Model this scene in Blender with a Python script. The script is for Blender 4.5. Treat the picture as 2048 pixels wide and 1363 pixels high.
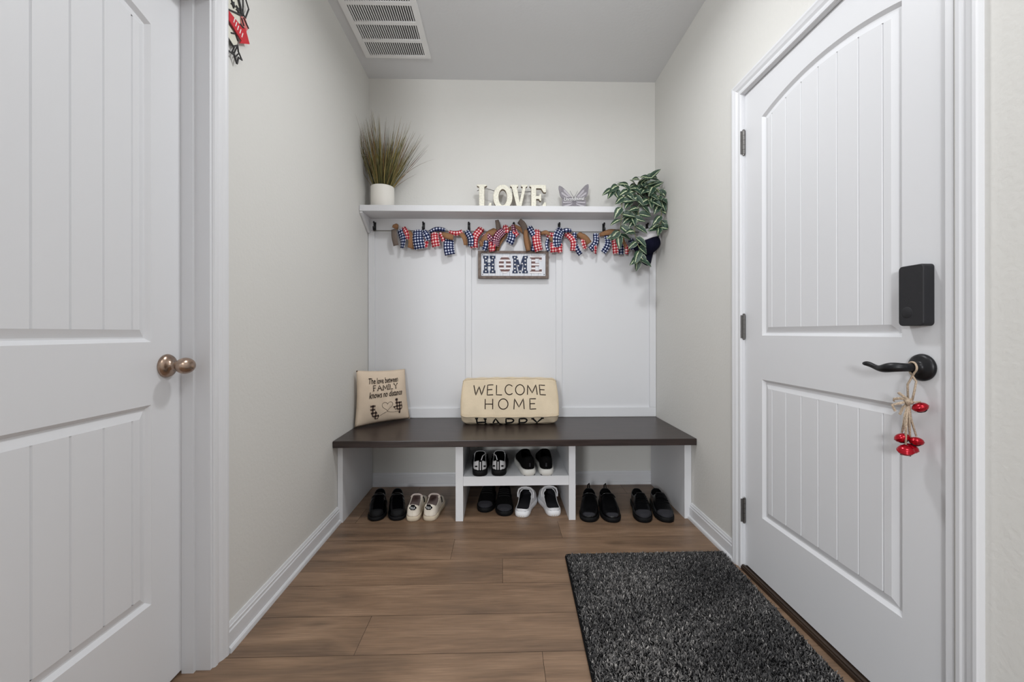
import bpy, bmesh, math, random
from mathutils import Vector, Matrix
from math import sin, cos, pi, radians, sqrt

S = bpy.context.scene
COL = S.collection
for o in list(bpy.data.objects):
    bpy.data.objects.remove(o)
random.seed(7)

# ---------------------------------------------------------------- camera
W, H = 1.95, 2.748                       # alcove width, ceiling height (back wall is y = 0)
cam_d = bpy.data.cameras.new('camera')
cam = bpy.data.objects.new('camera', cam_d); COL.objects.link(cam)
cam_d.sensor_fit = 'HORIZONTAL'; cam_d.sensor_width = 36.0
cam_d.lens = 831.8 / 2048 * 36
cam_d.shift_y = (664.8 - 681.5) / 2048
cam_d.clip_start = 0.01
yaw, roll = 0.02528, 0.00112
fw = Vector((sin(yaw), cos(yaw), 0)); rt = Vector((cos(yaw), -sin(yaw), 0)); dn = Vector((0, 0, -1))
r2 = rt * cos(roll) + dn * sin(roll); d2 = -rt * sin(roll) + dn * cos(roll)
cm = Matrix((r2, -d2, -fw)).transposed().to_4x4()
cm.translation = Vector((0.8944, -2.83, 1.033))
cam.matrix_world = cm
S.camera = cam

# ---------------------------------------------------------------- light
wd = bpy.data.worlds.new('world'); S.world = wd; wd.use_nodes = True
wd.node_tree.nodes['Background'].inputs[0].default_value = (0.95, 0.98, 1.0, 1)
wd.node_tree.nodes['Background'].inputs[1].default_value = 0.50

def area(name, loc, size, power, rot=(0, 0, 0), color=(1, 1, 1), shape='DISK', size_y=None):
    l = bpy.data.lights.new(name, 'AREA'); l.shape = shape; l.size = size; l.energy = power; l.color = color
    if size_y: l.size_y = size_y
    o = bpy.data.objects.new(name, l); COL.objects.link(o); o.location = loc; o.rotation_euler = rot
    return o
area('entry_lamp', (1.10, -1.30, 2.60), 0.22, 11, color=(0.97, 0.985, 1.0))
area('rear_ceiling_fill', (1.55, -2.9, 2.66), 0.7, 11, color=(0.97, 0.99, 1.0))  # unseen fill light, added to brighten the left door and wall
def bulb(name, loc, power, radius, color):
    l = bpy.data.lights.new(name, 'POINT'); l.energy = power; l.shadow_soft_size = radius; l.color = color
    o = bpy.data.objects.new(name, l); COL.objects.link(o); o.location = loc; return o
bulb('entry_globe', (1.10, -1.30, 2.50), 2.6, 0.10, (0.97, 0.985, 1.0))
bulb('left_rear_fill', (-0.40, -6.0, 1.76), 300, 0.30, (0.97, 0.985, 1.0))  # unseen fill light, added for soft light from behind and left
vs = S.view_settings
vs.view_transform = 'Standard'; vs.look = 'None'; vs.gamma = 1.0; vs.use_curve_mapping = False
vs.exposure = 0.19
S.cycles.max_bounces = 10; S.cycles.diffuse_bounces = 6

# ---------------------------------------------------------------- materials
def lin(c):
    return tuple((v / 12.92 if v <= 0.04045 else ((v + 0.055) / 1.055) ** 2.4) for v in [x / 255 for x in c]) + (1,)

class NT:
    def __init__(s, m): s.t = m.node_tree; s.n = s.t.nodes; s.l = s.t.links; s.b = s.n['Principled BSDF']
    def new(s, t, **k):
        n = s.n.new(t)
        for a, v in k.items(): setattr(n, a, v)
        return n
    def link(s, a, b): s.l.new(a, b)

def mat(name, rgb, rough=0.5, metal=0.0, spec=0.5, bump=None, var=None, coat=0, sheen=0):
    """rgb in sRGB 0-255; bump=(scale,strength); var=(scale, amount)"""
    m = bpy.data.materials.new(name); m.use_nodes = True; q = NT(m); b = q.b
    b.inputs['Base Color'].default_value = lin(rgb); b.inputs['Roughness'].default_value = rough
    b.inputs['Metallic'].default_value = metal; b.inputs['Specular IOR Level'].default_value = spec
    b.inputs['Coat Weight'].default_value = coat; b.inputs['Sheen Weight'].default_value = sheen
    if bump or var:
        tc = q.new('ShaderNodeTexCoord')
    if bump:
        n = q.new('ShaderNodeTexNoise'); n.inputs['Scale'].default_value = bump[0]; n.inputs['Detail'].default_value = 4
        q.link(tc.outputs['Object'], n.inputs['Vector'])
        u = q.new('ShaderNodeBump'); u.inputs['Strength'].default_value = bump[1]; u.inputs['Distance'].default_value = 0.004
        q.link(n.outputs['Fac'], u.inputs['Height']); q.link(u.outputs['Normal'], b.inputs['Normal'])
    if var:
        n = q.new('ShaderNodeTexNoise'); n.inputs['Scale'].default_value = var[0]; n.inputs['Detail'].default_value = 3
        q.link(tc.outputs['Object'], n.inputs['Vector'])
        r = q.new('ShaderNodeValToRGB'); c = lin(rgb)
        lo = [v * (1 - var[1]) for v in c[:3]] + [1]; hi = [min(1, v * (1 + var[1])) for v in c[:3]] + [1]
        r.color_ramp.elements[0].position = 0.3; r.color_ramp.elements[0].color = lo
        r.color_ramp.elements[1].position = 0.7; r.color_ramp.elements[1].color = hi
        q.link(n.outputs['Fac'], r.inputs['Fac']); q.link(r.outputs['Color'], b.inputs['Base Color'])
    return m

def m_gingham(name, dark, mid, light, size=0.015):
    m = bpy.data.materials.new(name); m.use_nodes = True; q = NT(m)
    q.b.inputs['Roughness'].default_value = 0.9; q.b.inputs['Specular IOR Level'].default_value = 0.1
    uv = q.new('ShaderNodeUVMap'); sp = q.new('ShaderNodeSeparateXYZ'); q.link(uv.outputs['UV'], sp.inputs[0])
    outs = []
    for ax in 'XY':
        d = q.new('ShaderNodeMath', operation='DIVIDE'); d.inputs[1].default_value = size; q.link(sp.outputs[ax], d.inputs[0])
        f = q.new('ShaderNodeMath', operation='FRACT'); q.link(d.outputs[0], f.inputs[0])
        g = q.new('ShaderNodeMath', operation='GREATER_THAN'); g.inputs[1].default_value = 0.5; q.link(f.outputs[0], g.inputs[0])
        outs.append(g)
    a = q.new('ShaderNodeMath', operation='ADD'); q.link(outs[0].outputs[0], a.inputs[0]); q.link(outs[1].outputs[0], a.inputs[1])
    d = q.new('ShaderNodeMath', operation='MULTIPLY'); d.inputs[1].default_value = 0.5; q.link(a.outputs[0], d.inputs[0])
    r = q.new('ShaderNodeValToRGB'); r.color_ramp.interpolation = 'CONSTANT'; e = r.color_ramp.elements
    e[0].position = 0; e[0].color = lin(light); e[1].position = 0.4; e[1].color = lin(mid)
    x = e.new(0.9); x.color = lin(dark)
    q.link(d.outputs[0], r.inputs['Fac']); q.link(r.outputs['Color'], q.b.inputs['Base Color'])
    return m

def m_attr(name, stops, rough=0.6, attr='shade', spec=0.3):
    """colour ramp over a per-face random attribute"""
    m = bpy.data.materials.new(name); m.use_nodes = True; q = NT(m)
    q.b.inputs['Roughness'].default_value = rough; q.b.inputs['Specular IOR Level'].default_value = spec
    at = q.new('ShaderNodeAttribute', attribute_name=attr)
    r = q.new('ShaderNodeValToRGB'); e = r.color_ramp.elements
    e[0].position = stops[0][0]; e[0].color = lin(stops[0][1]); e[1].position = stops[-1][0]; e[1].color = lin(stops[-1][1])
    for p, c in stops[1:-1]:
        e.new(p).color = lin(c)
    q.link(at.outputs['Fac'], r.inputs['Fac']); q.link(r.outputs['Color'], q.b.inputs['Base Color'])
    return m

def m_leaf():
    m = bpy.data.materials.new('variegated_leaf'); m.use_nodes = True; q = NT(m)
    q.b.inputs['Roughness'].default_value = 0.45
    uv = q.new('ShaderNodeUVMap'); sp = q.new('ShaderNodeSeparateXYZ'); q.link(uv.outputs['UV'], sp.inputs[0])
    n = q.new('ShaderNodeTexNoise'); n.inputs['Scale'].default_value = 90; tc = q.new('ShaderNodeTexCoord')
    q.link(tc.outputs['Object'], n.inputs['Vector'])
    k = q.new('ShaderNodeMath', operation='MULTIPLY_ADD'); k.inputs[1].default_value = 0.25; q.link(n.outputs['Fac'], k.inputs[0]); q.link(sp.outputs['X'], k.inputs[2])
    r = q.new('ShaderNodeValToRGB'); e = r.color_ramp.elements
    pts = [(0.0, (216, 222, 196)), (0.10, (206, 214, 186)), (0.17, (58, 82, 64)), (0.50, (34, 58, 48)), (0.575, (48, 74, 54)), (0.60, (200, 208, 172)), (0.66, (206, 214, 180)), (0.71, (70, 96, 66)), (0.9, (34, 58, 48)), (1.0, (32, 54, 46))]
    e[0].position, e[0].color = 0.0, lin(pts[0][1]); e[1].position, e[1].color = 1.0, lin(pts[-1][1])
    for p, c in pts[1:-1]: e.new(p).color = lin(c)
    q.link(k.outputs[0], r.inputs['Fac']); q.link(r.outputs['Color'], q.b.inputs['Base Color'])
    return m

def m_floor():
    m = bpy.data.materials.new('oak_planks'); m.use_nodes = True; q = NT(m)
    q.b.inputs['Roughness'].default_value = 0.38; q.b.inputs['Specular IOR Level'].default_value = 0.4
    at = q.new('ShaderNodeAttribute', attribute_name='shade')
    tc = q.new('ShaderNodeTexCoord')
    off = q.new('ShaderNodeCombineXYZ'); mu = q.new('ShaderNodeMath', operation='MULTIPLY'); mu.inputs[1].default_value = 37.0
    q.link(at.outputs['Fac'], mu.inputs[0]); q.link(mu.outputs[0], off.inputs['X']); q.link(mu.outputs[0], off.inputs['Z'])
    ad = q.new('ShaderNodeVectorMath', operation='ADD'); q.link(tc.outputs['Object'], ad.inputs[0]); q.link(off.outputs[0], ad.inputs[1])
    def noise(sc, vec, det=5, dist=0.0):
        mp = q.new('ShaderNodeMapping'); mp.inputs['Scale'].default_value = vec; q.link(ad.outputs[0], mp.inputs['Vector'])
        n = q.new('ShaderNodeTexNoise'); n.inputs['Scale'].default_value = sc; n.inputs['Detail'].default_value = det
        n.inputs['Distortion'].default_value = dist
        q.link(mp.outputs[0], n.inputs['Vector']); return n
    broad = noise(2.2, (1.0, 5.0, 1), 3, 0.6); grain = noise(9, (0.8, 16.0, 1), 6, 0.3); fine = noise(26, (0.6, 14, 1), 4)
    r = q.new('ShaderNodeValToRGB'); e = r.color_ramp.elements
    e[0].position = 0.28; e[0].color = lin((112, 91, 74)); e[1].position = 0.72; e[1].color = lin((156, 128, 104))
    e.new(0.5).color = lin((136, 110, 88))
    q.link(broad.outputs['Fac'], r.inputs['Fac'])
    g = q.new('ShaderNodeMapRange'); g.inputs['From Min'].default_value = 0.35; g.inputs['From Max'].default_value = 0.62
    g.inputs['To Min'].default_value = 0.84; g.inputs['To Max'].default_value = 1.05; q.link(grain.outputs['Fac'], g.inputs['Value'])
    g2 = q.new('ShaderNodeMapRange'); g2.inputs['From Min'].default_value = 0.3; g2.inputs['From Max'].default_value = 0.65
    g2.inputs['To Min'].default_value = 0.9; g2.inputs['To Max'].default_value = 1.04; q.link(fine.outputs['Fac'], g2.inputs['Value'])
    mm = q.new('ShaderNodeMath', operation='MULTIPLY'); q.link(g.outputs[0], mm.inputs[0]); q.link(g2.outputs[0], mm.inputs[1])
    pr = q.new('ShaderNodeMapRange'); pr.inputs['To Min'].default_value = 0.84; pr.inputs['To Max'].default_value = 1.12; q.link(at.outputs['Fac'], pr.inputs['Value'])
    m2 = q.new('ShaderNodeMath', operation='MULTIPLY'); q.link(mm.outputs[0], m2.inputs[0]); q.link(pr.outputs[0], m2.inputs[1])
    # knots
    kn = q.new('ShaderNodeTexVoronoi'); kn.inputs['Scale'].default_value = 1.0
    kmp = q.new('ShaderNodeMapping'); kmp.inputs['Scale'].default_value = (1.7, 5.0, 1); q.link(ad.outputs[0], kmp.inputs['Vector']); q.link(kmp.outputs[0], kn.inputs['Vector'])
    kr = q.new('ShaderNodeMapRange'); kr.inputs['From Min'].default_value = 0.03; kr.inputs['From Max'].default_value = 0.13
    kr.inputs['To Min'].default_value = 0.6; kr.inputs['To Max'].default_value = 1.0; q.link(kn.outputs['Distance'], kr.inputs['Value'])
    m3 = q.new('ShaderNodeMath', operation='MULTIPLY'); q.link(m2.outputs[0], m3.inputs[0]); q.link(kr.outputs[0], m3.inputs[1])
    mx = q.new('ShaderNodeMix', data_type='RGBA', blend_type='MULTIPLY'); mx.inputs[0].default_value = 1.0
    q.link(r.outputs['Color'], mx.inputs[6]); q.link(m3.outputs[0], mx.inputs[7])
    q.link(mx.outputs[2], q.b.inputs['Base Color'])
    bp = q.new('ShaderNodeBump'); bp.inputs['Strength'].default_value = 0.12; bp.inputs['Distance'].default_value = 0.002
    q.link(grain.outputs['Fac'], bp.inputs['Height']); q.link(bp.outputs['Normal'], q.b.inputs['Normal'])
    return m

def m_grain(name, c0, c1, rough, vec, sc=6, coat=0.0, spec=0.5):
    m = bpy.data.materials.new(name); m.use_nodes = True; q = NT(m)
    q.b.inputs['Roughness'].default_value = rough; q.b.inputs['Coat Weight'].default_value = coat; q.b.inputs['Specular IOR Level'].default_value = spec
    tc = q.new('ShaderNodeTexCoord'); mp = q.new('ShaderNodeMapping'); mp.inputs['Scale'].default_value = vec
    q.link(tc.outputs['Object'], mp.inputs['Vector'])
    n = q.new('ShaderNodeTexNoise'); n.inputs['Scale'].default_value = sc; n.inputs['Detail'].default_value = 5
    q.link(mp.outputs[0], n.inputs['Vector'])
    r = q.new('ShaderNodeValToRGB'); e = r.color_ramp.elements
    e[0].position = 0.3; e[0].color = lin(c0); e[1].position = 0.7; e[1].color = lin(c1)
    q.link(n.outputs['Fac'], r.inputs['Fac']); q.link(r.outputs['Color'], q.b.inputs['Base Color'])
    return m

def m_stripe(name, c0, c1, period, z0):
    m = bpy.data.materials.new(name); m.use_nodes = True; q = NT(m); q.b.inputs['Roughness'].default_value = 0.7
    tc = q.new('ShaderNodeTexCoord'); sp = q.new('ShaderNodeSeparateXYZ'); q.link(tc.outputs['Object'], sp.inputs[0])
    s = q.new('ShaderNodeMath', operation='SUBTRACT'); s.inputs[1].default_value = z0; q.link(sp.outputs['Z'], s.inputs[0])
    d = q.new('ShaderNodeMath', operation='DIVIDE'); d.inputs[1].default_value = period; q.link(s.outputs[0], d.inputs[0])
    f = q.new('ShaderNodeMath', operation='FRACT'); q.link(d.outputs[0], f.inputs[0])
    r = q.new('ShaderNodeValToRGB'); r.color_ramp.interpolation = 'CONSTANT'; e = r.color_ramp.elements
    e[0].color = lin(c0); e[1].position = 0.55; e[1].color = lin(c1)
    q.link(f.outputs[0], r.inputs['Fac']); q.link(r.outputs['Color'], q.b.inputs['Base Color'])
    return m

M = {}
M['wall'] = mat('wall_paint', (216, 215, 211), 0.85, spec=0.2, bump=(75, 0.22))
M['ceil'] = mat('ceiling_paint', (221, 222, 224), 0.9, spec=0.1, bump=(60, 0.2))
M['trim'] = mat('white_trim_paint', (221, 222, 225), 0.42, spec=0.4)
M['door'] = mat('white_door_paint', (221, 222, 225), 0.45, spec=0.4)
M['panel'] = mat('white_panel_paint', (220, 221, 224), 0.5, spec=0.35)
M['floor'] = m_floor()
M['espresso'] = m_grain('espresso_wood', (38, 29, 27), (58, 46, 43), 0.33, (1.2, 14, 14), 5, spec=0.5)
M['thresh'] = m_grain('dark_threshold', (40, 28, 20), (62, 45, 32), 0.5, (14, 1, 8), 6)
M['bronze'] = mat('aged_bronze', (166, 144, 128), 0.27, metal=0.95, var=(45, 0.35))
M['black'] = mat('black_metal', (24, 24, 27), 0.4, metal=0.3)
M['blackbox'] = mat('black_plastic', (30, 30, 34), 0.62, bump=(900, 0.15))
M['hinge'] = mat('brushed_nickel', (120, 118, 116), 0.35, metal=0.9)
M['dark'] = mat('dark_parts_duct_shade', (16, 16, 17), 0.9)  # soil and small dark parts; on the vent plate it paints shade
M['ventw'] = mat('vent_enamel', (240, 240, 240), 0.5)
M['navy'] = m_gingham('navy_gingham', (22, 27, 54), (62, 72, 112), (216, 220, 232), 0.018)
M['redg'] = m_gingham('red_gingham', (146, 26, 40), (196, 84, 92), (238, 216, 214), 0.018)
M['rwb'] = m_gingham('red_navy_check', (34, 30, 64), (140, 40, 58), (222, 214, 224), 0.013)
M['burlap'] = mat('burlap', (152, 114, 84), 0.95, spec=0.1, bump=(700, 0.6), var=(400, 0.25))
M['grayb'] = mat('grey_burlap', (122, 110, 102), 0.95, spec=0.1, bump=(700, 0.6), var=(400, 0.2))
M['twine'] = mat('jute_twine', (200, 180, 158), 0.95, spec=0.1, bump=(600, 0.8), var=(300, 0.25))
M['cord'] = mat('grey_cord', (112, 110, 100), 0.9)
M['pot'] = mat('ceramic_cream', (236, 233, 226), 0.55, bump=(200, 0.06))
M['potg'] = mat('grey_planter', (120, 116, 114), 0.7)
M['grass'] = m_attr('dried_grass', [(0, (58, 60, 34)), (0.35, (96, 92, 52)), (0.6, (150, 136, 84)), (0.8, (104, 66, 46)), (1, (66, 42, 34))], 0.7)
M['leaf'] = m_leaf()
M['stem'] = mat('green_stem', (128, 132, 88), 0.6)
M['love'] = mat('distressed_cream', (232, 229, 214), 0.6, bump=(160, 0.5), var=(120, 0.14))
M['loveedge'] = mat('rusted_edge', (150, 136, 118), 0.7, var=(60, 0.3))
M['bfly'] = mat('grey_resin', (132, 128, 134), 0.6, var=(80, 0.15))
M['bfly2'] = mat('pale_resin', (178, 174, 180), 0.6)
M['white'] = mat('white_ink', (240, 240, 240), 0.6)
M['signwood'] = m_grain('grey_brown_wood', (92, 80, 74), (128, 114, 106), 0.75, (3, 3, 3), 14)
M['signboard'] = m_grain('whitewashed_board', (206, 210, 218), (228, 230, 236), 0.7, (30, 1, 1), 8)
M['signnavy'] = mat('navy_paint', (34, 48, 78), 0.7, var=(160, 0.3))
M['stripe'] = m_stripe('brown_white_stripes', (112, 84, 82), (232, 228, 230), 0.0268, 1.4165)
M['canvas'] = mat('cream_canvas', (226, 207, 185), 0.95, spec=0.1, bump=(500, 0.25), var=(9, 0.05))
M['canvas2'] = mat('tan_canvas', (216, 200, 174), 0.95, spec=0.1, bump=(240, 0.35), var=(10, 0.06))
M['ink'] = mat('dark_brown_ink', (48, 38, 34), 0.9, spec=0.1)
M['inkb'] = mat('black_ink', (20, 20, 22), 0.9, spec=0.1)
M['inkp'] = m_gingham('brown_plaid_print', (36, 28, 28), (92, 76, 68), (204, 184, 164), 0.022)
M['patent'] = mat('black_patent', (5, 5, 7), 0.14, spec=0.4)
M['blackl'] = mat('black_leather', (8, 8, 10), 0.3, spec=0.35)
M['blackm'] = mat('black_matte_rubber', (11, 11, 13), 0.65, spec=0.2)
M['blackf'] = mat('black_fabric', (8, 8, 9), 0.9, spec=0.1)
M['charc'] = mat('charcoal_mesh', (34, 34, 40), 0.8, bump=(700, 0.4))
M['creamsh'] = mat('cream_canvas_shoe', (232, 224, 210), 0.85)
M['tansole'] = mat('tan_sole', (196, 182, 160), 0.7)
M['pinkin'] = mat('pale_lining', (196, 180, 176), 0.9)
M['clog'] = mat('white_foam', (228, 229, 232), 0.6)
M['whitesole'] = mat('white_sole', (218, 217, 212), 0.6)
M['greysh'] = mat('light_grey_textile', (196, 196, 198), 0.85)
M['red'] = mat('red_bell_metal', (176, 10, 32), 0.2, metal=0.55, spec=0.6)
M['redp'] = mat('red_enamel', (196, 30, 44), 0.5)
M['pinkp'] = mat('faded_red_enamel', (206, 120, 116), 0.6)
M['blackw'] = mat('black_wire', (44, 42, 44), 0.6)
M['offwhite'] = mat('offwhite_enamel', (216, 214, 200), 0.7)
M['capw'] = mat('white_cap_mesh', (222, 220, 224), 0.9, bump=(500, 0.4))
M['capn'] = mat('navy_cap_twill', (24, 25, 44), 0.92, spec=0.1, bump=(700, 0.25))
M['matbase'] = mat('mat_backing', (22, 22, 23), 0.95, spec=0.05)
M['pile'] = m_attr('mat_pile', [(0, (44, 44, 46)), (0.5, (88, 87, 87)), (0.85, (138, 135, 133)), (1, (182, 178, 174))], 0.95, spec=0.05)

# ---------------------------------------------------------------- helpers
def world_of(o):
    if o is None: return Matrix.Identity(4)
    return world_of(o.parent) @ o.matrix_parent_inverse @ o.matrix_basis

def obj(name, bm, mats, parent=None, smooth=False, label=None, keep=False):
    me = bpy.data.meshes.new(name)
    if isinstance(bm, bmesh.types.BMesh):
        bm.to_mesh(me); bm.free()
    else:
        me.from_pydata(*bm); me.update()
    if not isinstance(mats, (list, tuple)): mats = [mats]
    for m in mats: me.materials.append(m)
    if smooth:
        for p in me.polygons: p.use_smooth = True
    o = bpy.data.objects.new(name, me); COL.objects.link(o)
    if parent is not None:
        o.parent = parent; o.matrix_parent_inverse = world_of(parent).inverted()
    if label: o['label'] = label
    return o

def tag(o, label, cat, group=None):
    o['label'] = label; o['category'] = cat
    if group: o['group'] = group
    return o

def thing(name, label, cat, loc=(0, 0, 0), group=None):
    o = bpy.data.objects.new(name, None); COL.objects.link(o); o.empty_display_size = 0.05
    o.location = loc
    return tag(o, label, cat, group)

def struct(name, bm, mats, parent=None, smooth=False):
    o = obj(name, bm, mats, parent, smooth)
    if parent is None: o['kind'] = 'structure'
    return o

def B(): return bmesh.new()

def box(bm, x0, x1, y0, y1, z0, z1, bev=0.0, mi=0):
    r = bmesh.ops.create_cube(bm, size=1.0)
    for v in r['verts']:
        v.co = Vector(((x0 + x1) / 2 + v.co.x * (x1 - x0), (y0 + y1) / 2 + v.co.y * (y1 - y0), (z0 + z1) / 2 + v.co.z * (z1 - z0)))
    fs = set(f for v in r['verts'] for f in v.link_faces)
    for f in fs: f.material_index = mi
    if bev:
        es = set(e for v in r['verts'] for e in v.link_edges)
        bmesh.ops.bevel(bm, geom=list(es), offset=bev, segments=2, affect='EDGES', profile=0.6)

def frame_for(d):
    d = d.normalized(); a = Vector((0, 0, 1)) if abs(d.z) < 0.9 else Vector((1, 0, 0))
    u = d.cross(a).normalized(); return u, d.cross(u).normalized()

def tube(bm, pts, rad, n=8, cap=True, flat=1.0, mi=0):
    pts = [Vector(p) for p in pts]; k = len(pts)
    if not isinstance(rad, (list, tuple)): rad = [rad] * k
    rings = []; u0 = None
    for i, p in enumerate(pts):
        d = (pts[min(i + 1, k - 1)] - pts[max(i - 1, 0)]).normalized()
        if u0 is None: u, v = frame_for(d)
        else:
            u = (u0 - d * u0.dot(d)).normalized(); v = d.cross(u)
        u0 = u
        rings.append([bm.verts.new(p + (u * cos(2 * pi * j / n) + v * flat * sin(2 * pi * j / n)) * rad[i]) for j in range(n)])
    for a, b in zip(rings, rings[1:]):
        for j in range(n):
            f = bm.faces.new((a[j], a[(j + 1) % n], b[(j + 1) % n], b[j])); f.material_index = mi
    if cap:
        bm.faces.new(rings[0][::-1]).material_index = mi; bm.faces.new(rings[-1]).material_index = mi

def lathe(bm, prof, org, axis, n=32):
    """prof: list of (radius, distance along axis)"""
    org = Vector(org); axis = Vector(axis).normalized(); u, v = frame_for(axis); rings = []
    for r, h in prof:
        if r < 1e-5: rings.append([bm.verts.new(org + axis * h)])
        else: rings.append([bm.verts.new(org + axis * h + (u * cos(2 * pi * j / n) + v * sin(2 * pi * j / n)) * r) for j in range(n)])
    for a, b in zip(rings, rings[1:]):
        for j in range(n):
            j2 = (j + 1) % n
            if len(a) == 1 and len(b) > 1: bm.faces.new((a[0], b[j], b[j2]))
            elif len(b) == 1 and len(a) > 1: bm.faces.new((a[j], b[0], a[j2]))
            elif len(a) > 1: bm.faces.new((a[j], b[j], b[j2], a[j2]))
    bmesh.ops.recalc_face_normals(bm, faces=bm.faces[:])

def prism(bm, pts, fn, h0, h1, mi=0, holes=()):
    """2-D outline (plus holes) extruded between h0 and h1; fn(a, b, h) -> Vector"""
    loops = [list(pts)] + [list(h) for h in holes]
    for h, flip in ((h0, True), (h1, False)):
        es = []
        for lp in loops:
            vs_ = [bm.verts.new(fn(a, b, h)) for a, b in lp]
            es += [bm.edges.new((vs_[i], vs_[(i + 1) % len(vs_)])) for i in range(len(vs_))]
        r = bmesh.ops.triangle_fill(bm, use_beauty=True, use_dissolve=False, edges=es)
        for g in r['geom']:
            if isinstance(g, bmesh.types.BMFace): g.material_index = mi
    for lp in loops:
        n = len(lp)
        a = [bm.verts.new(fn(p[0], p[1], h0)) for p in lp]; b = [bm.verts.new(fn(p[0], p[1], h1)) for p in lp]
        for i in range(n):
            bm.faces.new((a[i], a[(i + 1) % n], b[(i + 1) % n], b[i])).material_index = mi
    bmesh.ops.remove_doubles(bm, verts=bm.verts[:], dist=1e-5)
    bmesh.ops.recalc_face_normals(bm, faces=bm.faces[:])

def ribbon(bm, uvl, path, width, normal_hint, cup=0.0, n=4, u0=0.0, twist=0.0, taper=None):
    """cloth strip along a path with UVs in metres"""
    path = [Vector(p) for p in path]; k = len(path); rows = []; L = 0; ls = []
    for i, p in enumerate(path):
        if i: L += (p - path[i - 1]).length
        ls.append(L)
        d = (path[min(i + 1, k - 1)] - path[max(i - 1, 0)]).normalized()
        s = d.cross(Vector(normal_hint)).normalized(); nn = s.cross(d)
        a = twist * i / (k - 1); s, nn = s * cos(a) + nn * sin(a), nn * cos(a) - s * sin(a)
        w = width * (taper(i / (k - 1)) if taper else 1)
        rows.append([bm.verts.new(p + s * w * (j / n - 0.5) + nn * cup * (1 - (2 * j / n - 1) ** 2)) for j in range(n + 1)])
    for i in range(k - 1):
        for j in range(n):
            f = bm.faces.new((rows[i][j], rows[i][j + 1], rows[i + 1][j + 1], rows[i + 1][j]))
            for lp, (jj, ii) in zip(f.loops, ((j, i), (j + 1, i), (j + 1, i + 1), (j, i + 1))):
                lp[uvl].uv = (u0 + width * jj / n, ls[ii])

def solidify(o, t, off=0.0, mo=0):
    m = o.modifiers.new('thickness', 'SOLIDIFY'); m.thickness = t; m.offset = off; m.material_offset = mo; return o

def subsurf(o, n=1):
    m = o.modifiers.new('smooth', 'SUBSURF'); m.levels = n; m.render_levels = n; return o

def lerp(a, b, t): return a + (b - a) * t

def interp(keys, s):
    for (a, x), (b, y) in zip(keys, keys[1:]):
        if s <= b:
            t = (s - a) / (b - a) if b > a else 0; t = t * t * (3 - 2 * t) * 0.5 + t * 0.5
            return x + (y - x) * t
    return keys[-1][1]

# stroke letters: unit boxes, each stroke a polyline
def arc(cx, cy, rx, ry, a0, a1, n=14):
    return [(cx + rx * cos(radians(lerp(a0, a1, i / n))), cy + ry * sin(radians(lerp(a0, a1, i / n)))) for i in range(n + 1)]
GL = {
 'W': (1.25, [[(0, 1), (.3, 0), (.62, .85), (.94, 0), (1.25, 1)]]),
 'E': (.7, [[(.65, 1), (0, 1), (0, 0), (.65, 0)], [(0, .52), (.55, .52)]]),
 'L': (.65, [[(0, 1), (0, 0), (.62, 0)]]),
 'C': (.85, [arc(.48, .5, .48, .5, 45, 315)]),
 'O': (1.0, [arc(.5, .5, .5, .5, 0, 360, 24)]),
 'M': (1.1, [[(0, 0), (.08, 1), (.55, .2), (1.02, 1), (1.1, 0)]]),
 'H': (.8, [[(0, 0), (0, 1)], [(.8, 0), (.8, 1)], [(0, .5), (.8, .5)]]),
 'A': (.95, [[(0, 0), (.475, 1), (.95, 0)], [(.18, .36), (.77, .36)]]),
 'P': (.75, [[(0, 0), (0, 1), (.4, 1)] + arc(.42, .74, .3, .26, 90, -90, 8) + [(0, .48)]]),
 'Y': (.9, [[(0, 1), (.45, .48), (.9, 1)], [(.45, .48), (.45, 0)]]),
 'F': (.65, [[(.62, 1), (0, 1), (0, 0)], [(0, .54), (.5, .54)]]),
 'I': (.1, [[(.05, 0), (.05, 1)]]),
}
SERIF = {'H': [(0, 0), (0, 1), (.8, 0), (.8, 1)], 'A': [(0, 0), (.95, 0)], 'P': [(0, 0)], 'Y': [(0, 1), (.9, 1), (.45, 0)], 'F': [(0, 0)],
         'M': [(0, 0), (1.1, 0)], 'I': [(.05, 0), (.05, 1)], 'L': []}
def stroke_text(bm, txt, a0, a1, b0, b1, wd_, fn, off, serif=False, gap=0.4):
    """lay letters in the box (a0..a1, b0..b1) of the surface fn(a, b, offset)"""
    tot = sum(GL[c][0] for c in txt) + gap * (len(txt) - 1); x = 0; sx = (a1 - a0) / tot; sy = (b1 - b0)
    P0 = fn(a0, b0, off); da = (fn(a0 + 1e-3, b0, off) - P0).length / 1e-3; db = (fn(a0, b0 + 1e-3, off) - P0).length / 1e-3
    for c in txt:
        w, sts = GL[c]; sts = [list(s) for s in sts]
        if serif: sts += [[(px - .14, py), (px + .14, py)] for px, py in SERIF.get(c, [])]
        for s in sts:
            q = []
            for p0, p1 in zip(s, s[1:]):
                m = max(1, int(max(abs(p1[0] - p0[0]) * sx * da, abs(p1[1] - p0[1]) * sy * db) / 0.012))
                q += [(lerp(p0[0], p1[0], i / m), lerp(p0[1], p1[1], i / m)) for i in range(m)]
            q.append(s[-1]); k = len(q); prev = None
            for i in range(k):
                A = q[max(i - 1, 0)]; C = q[min(i + 1, k - 1)]
                tx, ty = (C[0] - A[0]) * sx * da, (C[1] - A[1]) * sy * db; l = max(1e-6, sqrt(tx * tx + ty * ty)); nx, ny = -ty / l, tx / l
                a = a0 + (x + q[i][0]) * sx; b = b0 + q[i][1] * sy
                cur = [bm.verts.new(fn(a + nx * wd_ / 2 * e / da, b + ny * wd_ / 2 * e / db, off)) for e in (-1, 1)]
                if prev: bm.faces.new((prev[0], prev[1], cur[1], cur[0]))
                prev = cur
        x += w + gap

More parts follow.
